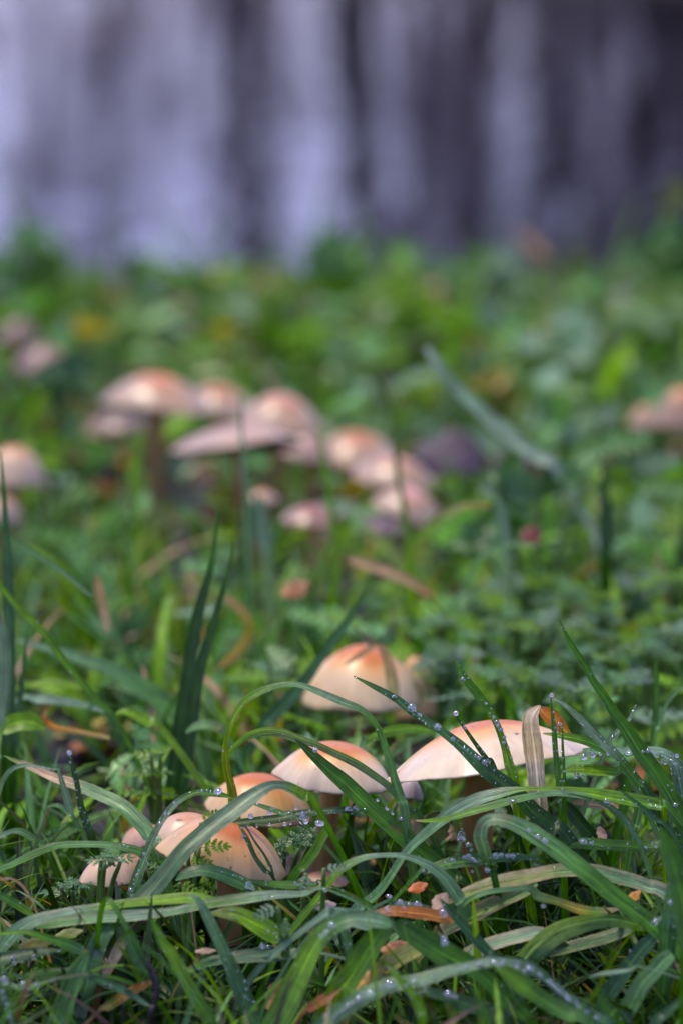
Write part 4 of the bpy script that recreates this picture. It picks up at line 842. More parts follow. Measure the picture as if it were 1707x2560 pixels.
B('grey green stalk blade crossing the domed tan mushroom', [(598, 2066, 4), (610, 2084, 10), (622, 2108, 13), (638, 2144, 13), (663, 2178, 13), (690, 2208, 9)], 1.345, [(0, 'pale'), (.5, 'glauc'), (1, 'dark')], roll=14)
B('finer grey stalk right of the one crossing the domed cap', [(614, 2066, 4), (638, 2106, 6), (658, 2134, 7), (674, 2164, 8), (684, 2195, 7)], 1.347, 'glauc', roll=10)
B('bright short blade rising before the brownish mushroom', [(826, 2066, 16), (814, 2080, 25), (800, 2102, 27), (787, 2128, 27), (759, 2166, 27), (730, 2200, 24)], 1.352, [(0, 'bright'), (1, 'green')], roll=10)
B('ragged edged blade with one big hanging drop under it', [(584, 2188, 3), (610, 2198, 8), (636, 2205, 11), (690, 2212, 19), (745, 2214, 22), (790, 2212, 14), (815, 2210, 6)], 1.315, 'green', roll=30)
B('dark pointed blade right of the striped arch top', [(1392, 1992, 8), (1408, 2008, 20), (1428, 2030, 33), (1455, 2064, 38), (1485, 2096, 32), (1500, 2120, 20)], 1.365, 'dark', roll=12)
B('thin bluish blade slanting under the strong leaning one', [(1546, 1973, 3), (1579, 1999, 10), (1606, 2019, 12), (1639, 2048, 14), (1683, 2090, 12)], 1.325, 'glauc', roll=15)
B('dark upright blade right of the bright yellowish one', [(1583, 1908, 16), (1577, 1930, 22), (1568, 1974, 26), (1557, 2029, 29), (1542, 2092, 30)], 1.40, 'green', roll=8)
B('pale upright blade stump right of the dark upright one', [(1602, 1970, 14), (1598, 2015, 24), (1590, 2060, 25), (1582, 2096, 24)], 1.395, 'pale', roll=8)
B('small pointed bright blade before the dew soaked bend', [(1650, 1884, 4), (1651, 1914, 13), (1653, 1944, 18), (1656, 1980, 18)], 1.345, 'bright', roll=5)
B('dewy pale blade crossing behind the strong leaning one', [(1588, 1764, 3), (1573, 1798, 10), (1538, 1838, 17), (1518, 1866, 14)], 1.385, 'sheen', roll=25)
B('grey green blade arching behind the largest cap', [(905, 1865, 14), (914, 1852, 20), (963, 1831, 26), (1012, 1822, 28), (1062, 1826, 20), (1090, 1836, 8)], 1.455, 'pale', roll=45, root='start')
B('pale blade arching behind the two long dark ones', [(466, 1832, 8), (479, 1822, 14), (512, 1812, 26), (545, 1820, 26), (566, 1842, 18)], 1.49, 'pale', roll=45)
B('blurred grey green broad blade slanting through the left grass', [(40, 1600, 10), (120, 1622, 20), (190, 1645, 30), (283, 1678, 44), (354, 1722, 54), (436, 1772, 46), (480, 1806, 20)], 1.58, [(0, 'sheen'), (.5, 'pale'), (1, 'green')], roll=40)
B('blurred pale level blade left of the long dark pair', [(40, 1752, 10), (90, 1750, 22), (136, 1752, 24), (218, 1766, 18), (260, 1780, 6)], 1.52, [(0, 'sheen'), (1, 'sheen')], roll=55, root='start')
B('bright arched blade just left of the long dark pair', [(290, 1785, 6), (308, 1780, 16), (329, 1783, 27), (370, 1804, 30), (411, 1830, 20)], 1.47, 'bright', roll=35)
B('blurred green level blade above the pale level one', [(40, 1722, 8), (80, 1714, 18), (140, 1708, 22), (200, 1718, 14), (240, 1730, 6)], 1.56, 'bright', roll=40, root='start')
B('dark bluish blade leaning right behind the orange topped cap', [(936, 1445, 4), (898, 1503, 16), (865, 1558, 23), (806, 1640, 27), (752, 1716, 34), (681, 1792, 36), (645, 1835, 30)], 1.535, [(0, 'green'), (.4, 'glauc'), (1, 'glauc')], roll=14)
B('long blurred blade slanting across the right middle', [(1064, 868, 20), (1088, 906, 28), (1115, 945, 32), (1191, 1021, 38), (1267, 1086, 42), (1344, 1146, 40), (1392, 1176, 24)], 1.80, [(0, (.34, .42, .30)), (.3, 'sheen'), (1, (.30, .40, .26))], roll=52)
B('tall thin blurred stalk before the pink far caps', [(934, 930, 5), (968, 1005, 14), (985, 1092, 17), (995, 1190, 15), (1012, 1288, 20), (1023, 1386, 26)], 1.76, [(0, 'green'), (.6, 'olive'), (1, 'bright')], roll=5)
B('blurred green blade standing in the middle before the far caps', [(797, 1085, 6), (805, 1130, 13), (817, 1195, 18), (833, 1310, 22), (841, 1400, 25), (835, 1480, 26)], 1.77, 'bright', roll=5)
B('faint pale thin stalk before the widest far cap', [(602, 985, 4), (604, 1081, 10), (610, 1190, 13), (616, 1270, 13)], 1.72, 'sheen', roll=5)
B('blurred bright blade left of the orange stem', [(356, 1068, 6), (346, 1120, 22), (336, 1180, 30), (338, 1250, 24), (352, 1330, 20)], 1.90, 'bright', roll=5)
B('blurred pale wide blade below the tiny orange cap', [(640, 1236, 10), (650, 1272, 36), (660, 1330, 44), (668, 1398, 36)], 1.75, 'sheen', roll=15)
B('blurred dark blade beside the pale wide one', [(618, 1230, 8), (617, 1270, 34), (619, 1330, 40), (620, 1400, 38)], 1.77, 'glauc', roll=8)
B('dark upright blurred blade in the right middle', [(1509, 1148, 4), (1510, 1185, 16), (1511, 1250, 28), (1512, 1330, 34), (1513, 1400, 36)], 1.76, 'dark', roll=5)
B('blurred yellow green leaf blade right of the lowest pink cap', [(1040, 1352, 12), (1060, 1330, 22), (1099, 1294, 27), (1159, 1266, 24), (1226, 1262, 8)], 1.72, [(0, 'bright'), (.7, 'olive'), (1, 'yellow')], roll=30, root='start')
B('blurred pale upright blade in the right middle', [(1242, 1240, 16), (1252, 1280, 30), (1260, 1330, 30), (1266, 1400, 24)], 1.68, 'sheen', roll=12)
B('thin arched blurred blade beside the pale upright one', [(1190, 1412, 10), (1220, 1386, 13), (1257, 1368, 13), (1300, 1360, 12), (1345, 1364, 8)], 1.66, 'pale', roll=40, root='start')
B('broad bright blade hooked on the left border, lower', [(-20, 1830, 20), (10, 1818, 42), (45, 1806, 50), (80, 1806, 48), (112, 1822, 18)], 1.47, 'bright', roll=15, root='start')
# dry strips and dead bits
B('pale dried grass strip bent over the largest cap', [(1350, 1764, 3), (1340, 1774, 22), (1328, 1792, 40), (1327, 1823, 50), (1334, 1878, 51), (1340, 1933, 50), (1346, 2002, 46), (1352, 2050, 42), (1362, 2105, 34)], 1.352, [(0, (.62, .46, .34)), (.25, (.60, .50, .40)), (.5, (.55, .42, .26)), (.6, (.60, .50, .40)), (1, 'grey')], roll=32, fold=.12, root=None, **DRY)
B('orange brown folded flap of dry grass on the largest cap', [(1346, 1767, 4), (1362, 1782, 34), (1386, 1800, 42), (1408, 1824, 28), (1432, 1848, 8)], 1.372, [(0, 'tan'), (.25, 'orange'), (.7, (.42, .20, .03)), (1, 'yellow')], roll=15, root=None, fold=.1, **DRY)
B('pale dry strip lying down the front of the orange topped cap', [(950, 1612, 8), (957, 1624, 22), (971, 1661, 28), (979, 1705, 34), (985, 1752, 30)], 1.545, [(0, 'tan'), (.5, 'pink'), (1, (.45, .42, .2))], roll=15, root=None, **DRY)
B('second dry strip slanting down left over the orange topped cap', [(945, 1612, 8), (925, 1622, 15), (895, 1642, 15), (862, 1662, 8)], 1.55, [(0, 'tan'), (1, 'pink')], roll=20, root=None, **DRY)
B('bent tan dry stalk at the left border', [(-15, 2203, 5), (0, 2200, 6), (25, 2197, 7), (55, 2215, 7), (77, 2248, 6), (95, 2294, 5)], 1.29, 'tan', roll=20, **DRY)
B('brown withered blade tip standing in the bottom left', [(83, 2433, 3), (75, 2453, 9), (66, 2474, 14), (52, 2515, 16), (42, 2545, 14)], 1.225, [(0, 'tan'), (1, 'brown')], roll=10, **DRY)
B('greyish brown dead blade behind the broad grey green one', [(312, 2345, 26), (300, 2368, 29), (285, 2398, 29), (268, 2428, 26), (252, 2470, 20)], 1.262, [(0, 'olive'), (.4, 'grey'), (1, 'brown')], roll=12, **DRY)
B('yellowing blade running down from the twig', [(392, 2450, 8), (360, 2464, 20), (315, 2488, 27), (270, 2518, 24), (240, 2536, 10)], 1.25, [(0, 'olive'), (.4, 'orange'), (.6, 'olive'), (1, 'tan')], roll=30, **DRY)
B('orange brown dry blade lying level in the lower middle', [(925, 2288, 10), (960, 2281, 24), (1000, 2280, 30), (1060, 2286, 34), (1110, 2296, 30), (1135, 2304, 10)], 1.285, [(0, 'pink'), (.4, 'orange'), (1, (.34, .17, .03))], roll=35, root=None, **DRY)
B('olive yellow blade in the bottom middle behind the tent', [(935, 2440, 30), (960, 2418, 46), (1000, 2394, 52), (1045, 2370, 44), (1070, 2355, 16)], 1.262, [(0, 'yellow'), (.5, 'olive'), (1, 'olive')], roll=40, root='start', edge='yellow')
B('long rusty brown dead blade at the bottom', [(748, 2545, 16), (775, 2522, 26), (810, 2500, 28), (838, 2482, 16), (855, 2466, 5)], 1.235, [(0, 'brown'), (.5, (.36, .13, .04)), (1, 'tan')], roll=35, root='start', **DRY)
B('blurred tan dead stalk lying across the middle', [(874, 1400, 18), (915, 1412, 30), (965, 1430, 30), (1017, 1452, 26), (1060, 1478, 22), (1085, 1490, 8)], 1.70, [(0, 'pink'), (.7, 'tan'), (1, 'orange')], roll=40, root=None, **DRY)
B('blurred pale pink dry stub standing in the left middle', [(243, 1438, 8), (246, 1460, 22), (254, 1500, 27), (264, 1545, 24), (268, 1580, 18)], 1.60, [(0, 'pink'), (.5, 'pink'), (1, 'grey')], roll=8, root=None, **DRY)
B('blurred yellowish curled dry blade in the middle', [(553, 1490, 8), (585, 1508, 26), (612, 1538, 27), (622, 1570, 26), (606, 1616, 28), (575, 1648, 24), (545, 1672, 8)], 1.63, [(0, 'tan'), (.5, 'yellow'), (1, 'tan')], roll=15, root=None, **DRY)
B('dry brown tip rising behind the bright border blade', [(118, 1775, 5), (112, 1800, 18), (140, 1820, 17), (200, 1830, 15), (275, 1845, 10)], 1.49, [(0, 'tan'), (.3, 'orange'), (1, 'grey')], roll=25, root=None, **DRY)
B('salmon dry blade lying behind the small domed stalks, right', [(1432, 2008, 10), (1465, 2010, 24), (1510, 2014, 24), (1550, 2020, 10)], 1.405, [(0, 'tan'), (.5, 'pink'), (1, 'tan')], roll=40, root=None, **DRY)
# ------------------------------------------------------------------ dead leaves, twigs
for a in [
 ('vivid orange dead leaf scrap under the light green arch', 1044, 2218, 1.32, 34, 54, 25, 50, (.44, .10, .008)),
 ('pinkish tan curled leaf scrap beside the light green arch', 1100, 2254, 1.295, 44, 60, 60, 55, (.34, .22, .13)),
 ('brownish orange leaf scrap under the tent of two blades', 988, 2368, 1.27, 40, 80, 15, 55, (.34, .13, .04)),
 ('yellow leaf under the kinked blade at the left border', 92, 2358, 1.285, 36, 92, 8, 45, 'yellow'),
 ('yellow green dying leaf right of the kinked blade top', 172, 2334, 1.30, 34, 76, 15, 50, 'olive'),
 ('ochre dead leaf deep in the grass, bottom middle', 690, 2484, 1.27, 56, 100, 70, 55, (.42, .22, .03)),
 ('short straw coloured leaf piece beside the dropping pale blade', 514, 2378, 1.27, 18, 54, 3, 55, 'tan'),
 ('ochre leaf stub left of the bead loaded blade', 905, 2452, 1.25, 32, 70, 60, 55, (.42, .26, .05)),
 ('dark red leaf showing under the striped leaves', 1332, 2326, 1.31, 24, 74, 10, 50, (.20, .025, .012)),
 ('small orange yellow leaf tip, lower right', 1582, 2244, 1.31, 28, 56, 45, 55, (.55, .24, .03)),
 ('little pink withered leaf standing under the dewy blades', 1504, 2086, 1.36, 26, 44, 110, 65, (.34, .22, .14)),
 ('yellow green ragged leaf with dark holes below the largest cap', 1084, 2070, 1.395, 84, 92, 80, 60, 'olive'),
 ('tan leaf scrap behind the pale level blade', 812, 2264, 1.30, 34, 60, 8, 50, 'grey'),
 ('dark purplish dead leaf standing blurred right of the far clump', 1125, 1126, 2.02, 200, 150, 82, 50, (.060, .040, .048), .6),
 ('smaller dark purple dead leaf behind the slanting blurred blade', 1275, 1165, 2.02, 100, 120, 40, 60, (.03, .018, .02)),
 ('pale lilac blurred leaf under the dark purplish one', 1228, 1210, 1.86, 44, 60, 80, 50, (.20, .19, .22)),
 ('blurred rusty red leaf in the right middle', 1327, 1337, 1.72, 56, 58, 60, 60, (.13, .022, .01)),
 ('blurred orange brown leaf above the dark slanting blade', 738, 1470, 1.66, 56, 80, 35, 50, (.26, .11, .03)),
 ('blurred straw coloured stick end on the bank crest', 1335, 612, 2.92, 34, 130, -50, 60, (.26, .16, .07)),
 ('blurred dark mauve leaf low in front of the far clump', 960, 1310, 1.86, 70, 110, 150, 45, (.10, .06, .07)),
]:
    dead_leaf(*a)
def twig(label, pts, d, col, cat='twig', rooted=True):
    c = np.array([list(P(x, y, d)) + [wd * d / FPX / 2] for x, y, wd in pts])
    g = np.array([c[-1][0], c[-1][1] + .004, float(gz(c[-1][0], c[-1][1])) - .004, c[-1][3]])
    sp = spline(np.vstack([c, g]) if rooted else c, 6); v, f = tube(sp[:, :3], np.maximum(sp[:, 3], .0003), 10)
    v += rng.normal(0, .00008, v.shape)
    tag(mesh('twig', v, f, tint=np.tile(BC[col], (len(v), 1)), mat=M_TWIG, origin=tuple(g[:3])), label, cat)
twig('black bent twig standing at the bottom left of the middle', [(368, 2399, 8), (372, 2412, 13), (380, 2434, 16), (390, 2460, 18), (392, 2482, 18), (386, 2515, 15), (377, 2562, 14)], 1.222, 'black')
twig('short dark red stalk end poking from the orange topped cap', [(884, 1566, 3), (903, 1585, 5), (925, 1602, 7), (948, 1618, 6)], 1.57, 'brown', rooted=False)
twig('thin orange root thread in the dark bottom right corner', [(1590, 2548, 3), (1640, 2505, 3.5), (1680, 2470, 3), (1720, 2455, 3)], 1.29, 'orange', 'root')

# ------------------------------------------------------------------ herbs that can be told apart
herb('bright herb with three tiers of toothed leaves left of the long blades', (395, 2030), [(362, 1884, 80, 172, 30), (405, 1874, 70, 40, 32), (350, 1930, 84, 185, 26), (405, 1930, 70, 5, 28), (345, 1978, 96, 182, 24), (408, 1982, 84, -8, 26)], 1.455, (0.5 and 'bright'))
herb('flat grey green herb leaf beside the small domed cap', (188, 2300), [(150, 2222, 118, 190, 28, 'pale'), (200, 2210, 100, 20, 26, 'pale'), (176, 2206, 80, 100, 26, 'pale')], 1.335)
herb('grey green herb spreading over the small domed peach cap', (240, 2270), [(255, 2150, 96, 170, 32, 'pale'), (298, 2146, 96, 15, 32, 'pale'), (272, 2134, 90, 80, 32, 'pale')], 1.325)
herb('bright lobed herb leaf lying on the domed tan orange cap', (470, 2250), [(540, 2116, 84, 5, 60, 'bright'), (505, 2152, 74, -20, 60, 'bright'), (528, 2040, 64, 40, 60, 'bright')], 1.342)
herb('tiny grey herb leaf on the ragged edged blade', (745, 2300), [(760, 2212, 62, -100, 62, 'sheen')], 1.302)
herb('small grey herb leaf above the green arch, mid bottom', (800, 2260), [(842, 2168, 66, 10, 45, 'sheen')], 1.292)
herb('drooping grey herb leaf with a thin stem over the see through leaf', (722, 2370), [(662, 2280, 74, 205, 52, 'sheen'), (712, 2322, 54, -95, 60, 'pale')], 1.262)
herb('dusky lobed herb leaf behind the fat drops', (700, 2180), [(735, 2098, 110, 195, 50, 'glauc'), (770, 2092, 90, 60, 50, 'glauc'), (700, 2140, 70, 250, 50, 'glauc')], 1.395)
herb('small herb leaf peeping left of the slender beaded blade', (395, 2240), [(395, 2172, 70, 10, 40, 'green'), (374, 2160, 50, 150, 40, 'green')], 1.372)
herb('bright herb leaves low in the shade under the level blades', (470, 2300), [(476, 2222, 64, -30, 55, 'bright'), (500, 2232, 50, 10, 55, 'bright')], 1.335)
# the mat of feathery herbs behind the mushrooms
MAT = 'feathery herbs in the mat behind the mushrooms'
rs = np.random.default_rng(21)
mat_spots = [(1120, 1640, 1.60), (1210, 1600, 1.63), (1290, 1560, 1.66), (1370, 1570, 1.62), (1450, 1640, 1.58), (1540, 1600, 1.62), (1620, 1640, 1.58), (1690, 1590, 1.62),
             (1250, 1690, 1.56), (1340, 1700, 1.54), (1170, 1740, 1.56), (1440, 1720, 1.53), (1560, 1720, 1.53), (1660, 1540, 1.66), (1500, 1530, 1.68), (1420, 1490, 1.72),
             (1310, 1470, 1.74), (1190, 1510, 1.70), (1110, 1560, 1.66), (1580, 1470, 1.72), (1690, 1460, 1.73), (720, 1660, 1.60), (660, 1700, 1.58), (1100, 1690, 1.60)]
ORD = 'leftmost second third fourth fifth sixth seventh eighth ninth tenth'.split()
mat_label = {}
for row, (a, b) in {'front': (0, 1.585), 'middle': (1.585, 1.645), 'rear': (1.645, 9)}.items():
    ks = sorted((k for k, q in enumerate(mat_spots) if a <= q[2] < b), key=lambda k: mat_spots[k][0])
    for i, k in enumerate(ks): mat_label[k] = 'feathery wet herb, ' + ORD[i] + (' from the left' if i else '') + ' in the ' + row + ' row of the mat'
for k, (x, y, d) in enumerate(mat_spots):
    lv = []
    for j in range(6):
        a = j * 60 + rs.uniform(-25, 25)
        lv.append((x + 46 * math.cos(R(a)) + rs.normal(0, 8), y + 20 * math.sin(R(a)) + rs.normal(0, 10), rs.uniform(80, 135), -a if math.sin(R(a)) < 0 else -a, rs.uniform(18, 45), rs.choice(['bright', 'pale', 'bright', 'sheen', 'pale'])))
    herb(mat_label[k], (x, y + 60), lv, d, group=MAT, single=False)
# blurred leafy plants on the bank
for lb, rt, lv, d in [
 ('tall blurred ferny herb arching at the right border', (1560, 1290), [(1500, 1128, 150, 200, 50, 'pale'), (1570, 1100, 150, 20, 50, 'pale'), (1590, 1170, 170, 10, 45, 'pale'), (1640, 1150, 150, 20, 45, 'sheen')], 1.84),
 ('blurred curled ferny herb at the right border below the arching one', (1690, 1380), [(1660, 1220, 130, 170, 50, 'pale'), (1690, 1290, 140, 200, 55, 'bright'), (1640, 1330, 120, 160, 45, 'green')], 1.78)]:
    herb(lb, rt, lv, d, single=False)
for lb, rt, lv, d in [
 ('blurred plant with pale broad leaves and a bright one, right middle', (1330, 1380), [(1330, 1222, 180, 5, 55, 'pale'), (1420, 1190, 130, -30, 62, 'pale'), (1555, 1222, 130, -15, 60, 'bright'), (1205, 1318, 130, 60, 60, 'pale'), (1300, 1280, 110, 20, 55, 'green')], 1.80),
 ('blurred teal leaf upper left of the far clump', (160, 1120), [(150, 960, 170, -100, 60, 'glauc'), (210, 930, 130, 20, 55, 'glauc'), (95, 940, 110, 170, 55, 'glauc')], 2.12),
 ('blurred yellow green leaf low between the left far caps', (150, 1190), [(140, 1126, 130, 5, 40, 'bright'), (200, 1130, 80, 20, 50, 'olive')], 2.06),
 ('dark green blurred leaf against the pale water, left', (345, 800), [(345, 655, 92, 90, 85, (.02, .13, .01) and 'green'), (390, 720, 90, 0, 50, 'green')], 2.95),
 ('large blurred leaf gleaming pale in the right background', (1440, 980), [(1440, 872, 230, 8, 30, 'sheen'), (1400, 800, 150, 170, 30, 'sheen'), (1330, 900, 120, 190, 40, 'pale')], 2.42),  # gleam of the sky put into the leaf colours
 ('bright yellow green blurred leaves right of the middle', (1080, 940), [(1060, 760, 150, 60, 80, 'bright'), (1120, 800, 140, 130, 80, 'bright'), (1020, 730, 120, 20, 60, 'bright'), (1085, 850, 110, 100, 80, 'olive')], 2.50),
 ('yellow green blurred leaf above the dark purplish dead leaf', (1270, 1120), [(1262, 975, 130, 80, 80, (.2, .2, .02) and 'olive'), (1250, 940, 100, 40, 70, 'yellow')], 2.26),
 ('dark olive blurred plant right of the yellow green leaf', (1390, 1140), [(1390, 1040, 170, 90, 80, 'olive'), (1340, 1060, 120, 120, 80, 'olive'), (1440, 1000, 120, 60, 80, 'dark')], 2.34),
 ('tall blurred foliage rising at the right border', (1690, 800), [(1695, 470, 90, 80, 75, 'olive'), (1668, 560, 100, 110, 70, 'pale'), (1700, 590, 110, 50, 70, 'green'), (1670, 650, 150, 150, 60, 'green'), (1640, 720, 160, 30, 50, 'sheen'), (1600, 610, 90, 100, 75, 'pale')], 2.72),
 ('blurred pale arching leaf on the crest right of the middle', (1230, 780), [(1225, 668, 150, 175, 35, 'sheen'), (1290, 700, 120, -20, 35, 'pale'), (1160, 690, 120, 190, 40, 'green')], 2.88),
 ('blurred green leaf tuft rising on the crest at the upper left', (70, 760), [(40, 640, 150, 60, 55, 'pale'), (110, 640, 140, 120, 60, 'green'), (60, 570, 130, 100, 60, 'pale'), (20, 700, 150, 20, 40, 'sheen'), (150, 700, 120, 40, 60, 'bright')], 2.78),
 ('blurred pointed green shoot on the crest in the middle', (825, 780), [(826, 610, 150, 90, 85, 'pale'), (790, 680, 140, 120, 70, 'green'), (860, 690, 140, 50, 70, 'green')], 2.84),
 ('blurred yellowish leaves above the gap of the far clump', (560, 960), [(545, 850, 110, 30, 60, 'yellow'), (610, 830, 120, 150, 60, 'olive'), (500, 880, 80, 10, 60, 'orange')], 2.46),
 ('blurred bright leaf tall behind the round far cap', (760, 960), [(770, 820, 150, 90, 80, 'bright'), (735, 880, 120, 110, 80, 'green'), (800, 880, 110, 70, 75, 'bright')], 2.38),
 ('blurred pale leaf pair at the upper right border', (1630, 860), [(1640, 800, 170, 10, 30, 'sheen'), (1560, 790, 150, 170, 35, 'pale'), (1690, 860, 130, 30, 40, 'green')], 2.60),
 ('blurred yellow orange leaf above the orange mushroom at the right border', (1640, 1010), [(1660, 980, 120, 20, 60, 'yellow'), (1580, 960, 110, 160, 50, 'pale')], 2.30),
]:
    herb(lb, rt, lv, d, shape='broad', name='broad_leaf_plant', cat='leafy plant')

# ------------------------------------------------------------------ masses nobody could count
GC = (['dark', 'green', 'bright', 'glauc', 'pale', 'tan', 'olive', 'yellow'], [.16, .24, .18, .10, .24, .02, .05, .01])
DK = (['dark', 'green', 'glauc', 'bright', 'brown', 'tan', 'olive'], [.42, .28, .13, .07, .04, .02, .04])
grass_mass('grass', 'wet grass, coloured dark as in shade, filling the foreground between the single blades', 2600, .95, 1.40, 2.4, (.025, .075), (.0018, .0044), *DK, 31, lean=(.2, 1.1), bend=(.3, 1.7), slack=25, gain=.30)  # palette and low gain put the shade between blades into the colour
grass_mass('grass', 'wet short grass around and behind the mushrooms', 4600, 1.38, 2.05, 2.0, (.025, .075), (.0016, .0046), *GC, 32, lean=(.05, .8), bend=(.2, 1.5), slack=45, gain=1.05)
grass_mass('grass', 'blurred grass on the rear of the bank', 5200, 2.0, 3.35, 2.6, (.03, .10), (.002, .006), *GC, 33, lean=(.0, .8), bend=(.2, 1.6), slack=45, gain=.85)
grass_mass('grass', 'grass spreading over the bank beyond both sides of the frame', 9000, .6, 3.4, 9.0, (.03, .09), (.002, .005), *GC, 34, slack=25)
grass_mass('grass', 'wet green grass tangled round the mushroom stems', 1500, 1.25, 1.43, 1.5, (.025, .07), (.0016, .0036), ['dark', 'green', 'bright', 'glauc', 'pale'], [.3, .32, .16, .1, .12], 37, lean=(.1, 1.1), bend=(.3, 1.7), slack=25, gain=.6)  # lowered gain deepens the shade round the stems by colour
grass_mass('grass', 'fine bright grass tips between the foreground blades', 1100, 1.12, 1.42, 1.6, (.03, .07), (.0009, .0022), ['green', 'bright', 'pale', 'tan'], [.4, .3, .22, .08], 35, lean=(.1, 1.0), bend=(.3, 1.5), slack=30)
grass_mass('grass', 'taller loose grass along the crest of the bank', 1300, 2.7, 3.2, 1.8, (.06, .16), (.002, .005), ['green', 'bright', 'pale', 'olive'], [.35, .25, .3, .1], 36, lean=(.0, .4), bend=(.1, .9), slack=120)
leaf_mass('herb_mat', 'mat of feathery herb leaves behind the mushrooms', FROND, 1000, 1.44, 2.0, 1.6, (.016, .032), (.004, .040), ['green', 'bright', 'sheen', 'pale', 'olive'], [.22, .26, .12, .34, .06], 41, M_HERB, slack=20, gain=1.7, lift=.15, tilt=.5,
          region=lambda p: (p[:, 0] > -.005) | (np.random.default_rng(1).random(len(p)) < .35))
leaf_mass('ground_cover', 'blurred broad leaved ground cover on the rear of the bank', BROAD, 2300, 2.05, 3.3, 2.2, (.014, .034), (.004, .05), ['green', 'bright', 'sheen', 'pale', 'olive', 'yellow'], [.24, .11, .25, .29, .08, .03], 42, M_HERB, slack=45, gain=1.25)  # sheen and pale shares put grazing sky reflection into the leaf colour
leaf_mass('ground_cover', 'low leaves scattered between the grass', FROND, 420, 1.0, 2.1, 2.0, (.008, .018), (.002, .02), ['green', 'dark', 'glauc', 'bright'], [.4, .3, .2, .1], 43, M_HERB, slack=15)
leaf_mass('leaf_litter', 'brown dead leaf litter on the soil', BROAD, 2600, .95, 3.2, 2.4, (.010, .030), (.0, .012), ['brown', 'tan', 'orange', 'yellow', 'black'], [.45, .2, .1, .05, .2], 44, M_DRY, slack=10, tilt=.25)

# ------------------------------------------------------------------ dew
def icos(n=2):
    import bmesh
    b = bmesh.new(); bmesh.ops.create_icosphere(b, subdivisions=n, radius=1); b.verts.ensure_lookup_table()
    v = np.array([q.co[:] for q in b.verts]); f = np.array([[x.index for x in q.verts] for q in b.faces]); b.free(); return v, f
DV, DF = icos(3)
TV, TF = icos(1)
def drop_mesh(kind):
    v = DV.copy()
    if kind == 'hang':      # tear shape: narrow top
        t = np.clip((v[:, 2] + 1) / 2, 0, 1); k = 1 - .62 * t ** 2.2; v[:, 0] *= k; v[:, 1] *= k; v[:, 2] *= 1.25
    elif kind == 'flat': v[:, 2] *= .62
    me = bpy.data.meshes.new('dew_drop'); me.from_pydata([tuple(q) for q in v], [], [tuple(int(i) for i in q) for q in DF])
    me.polygons.foreach_set('use_smooth', np.ones(len(DF), bool)); me.materials.append(M_DEW); return me
DM = {k: drop_mesh(k) for k in ('round', 'hang', 'flat')}
DROPS = """173,1882,6 759,2046,16h 799,2059,14f 627,2041,7 595,2076,9 610,2092,7h 674,2061,5 712,2061,5 619,2067,4 545,1979,13f 788,1875,7 563,2075,4 674,2033,6 642,2068,3 726,2060,3 740,2022,4 700,2055,3
1029,1770,10 985,1744,7 1093,1818,9 1131,1848,6 1159,1871,4 1168,1876,4 1176,1884,3 1187,1891,4 1196,1896,5 1211,1906,7 1139,1784,6 1157,1700,7 1241,1807,7 1233,1793,5 1251,1825,6 1260,1844,5 1259,1857,5 1269,1870,4 1279,1895,4 1244,1815,5 1202,1752,3 1213,1760,3
870,2027,9 889,2022,7 912,2026,5 1003,2050,7 966,2022,5 980,2034,4 943,2001,4 1282,2004,12f 1049,1788,5 1205,1939,4
1398,1814,8 1378,1738,5 1459,1893,8 1481,1888,7 1483,1900,6 1500,1886,4 1520,1884,5 1442,1940,7 1456,1941,4 1620,1878,6 1641,1888,7 1655,1893,5 1677,1903,6 1688,1911,5 1662,1908,4 1679,1921,4 1697,1948,4 1680,1934,3 1692,1890,5 1630,1884,4 1606,1880,4 1572,1884,13f 1702,1990,3
1321,2077,6 1343,2092,7 1362,2103,8 1457,2105,13f 1478,2109,6 1625,2014,5 1640,2017,5 1650,2019,4 1688,2013,8f 1516,2003,9f 1531,2007,4 1548,2002,3 1556,2001,3 1503,2118,4 1520,2122,4 1614,2122,6 1640,2118,4
33,2397,7 36,2408,5 84,2394,6 55,2404,4 12,2452,12 59,2463,10 30,2463,5 91,2461,5 70,2477,5 250,2465,4 278,2470,5 262,2463,3 328,2228,8 331,2240,6 343,2190,5 336,2212,4 361,2136,5 348,2178,4 400,2060,4 414,2036,4
623,2219,17h 671,2245,4 680,2245,4 465,2270,4 830,2315,10 817,2333,9 803,2342,6 670,2330,4 686,2335,4 694,2350,5 706,2352,5 715,2350,8 690,2318,3 656,2366,7 670,2367,4 743,2380,5 612,2455,4 616,2474,4 613,2493,5 622,2500,3 634,2506,4 608,2510,3 745,2213,4 812,2226,5
974,2466,17 926,2486,14 896,2500,9 900,2508,8 882,2512,8 906,2488,6 1034,2456,13f 1060,2464,8 1085,2448,6 1236,2412,14 1256,2409,8 1200,2414,8 1120,2488,13 1138,2494,6 1291,2422,9 1322,2424,10 1310,2432,6 1348,2440,8 1373,2458,8 1387,2468,7 1398,2482,8 1418,2500,10 1412,2488,6 1444,2520,8 1440,2508,5 1465,2532,6 1490,2548,8 1150,2426,6 1165,2418,5 1014,2466,5 870,2518,8 858,2530,8 845,2540,7 835,2550,7 950,2472,6
1000,2258,9 1044,2264,10 1022,2260,5 1010,2270,4 968,2274,8 1108,2284,11 1111,2360,10 1109,2348,8 972,2242,8f 1358,2266,6 1676,2257,8 1636,2308,8 1640,2300,5 1575,2378,3 1180,2180,4
18,2512,6 8,2496,5 22,2532,7 14,2524,5 26,2546,7 30,2560,6 4,2482,5
1060,2180,6 1112,2157,4 1131,2152,6 1160,2144,5 1171,2142,7 1182,2150,6 1190,2157,7 1238,2140,8 1252,2138,6 1268,2141,6 1281,2141,7 1225,2146,5 1218,2176,7 1105,2170,3 1170,2165,4 1140,2170,4"""
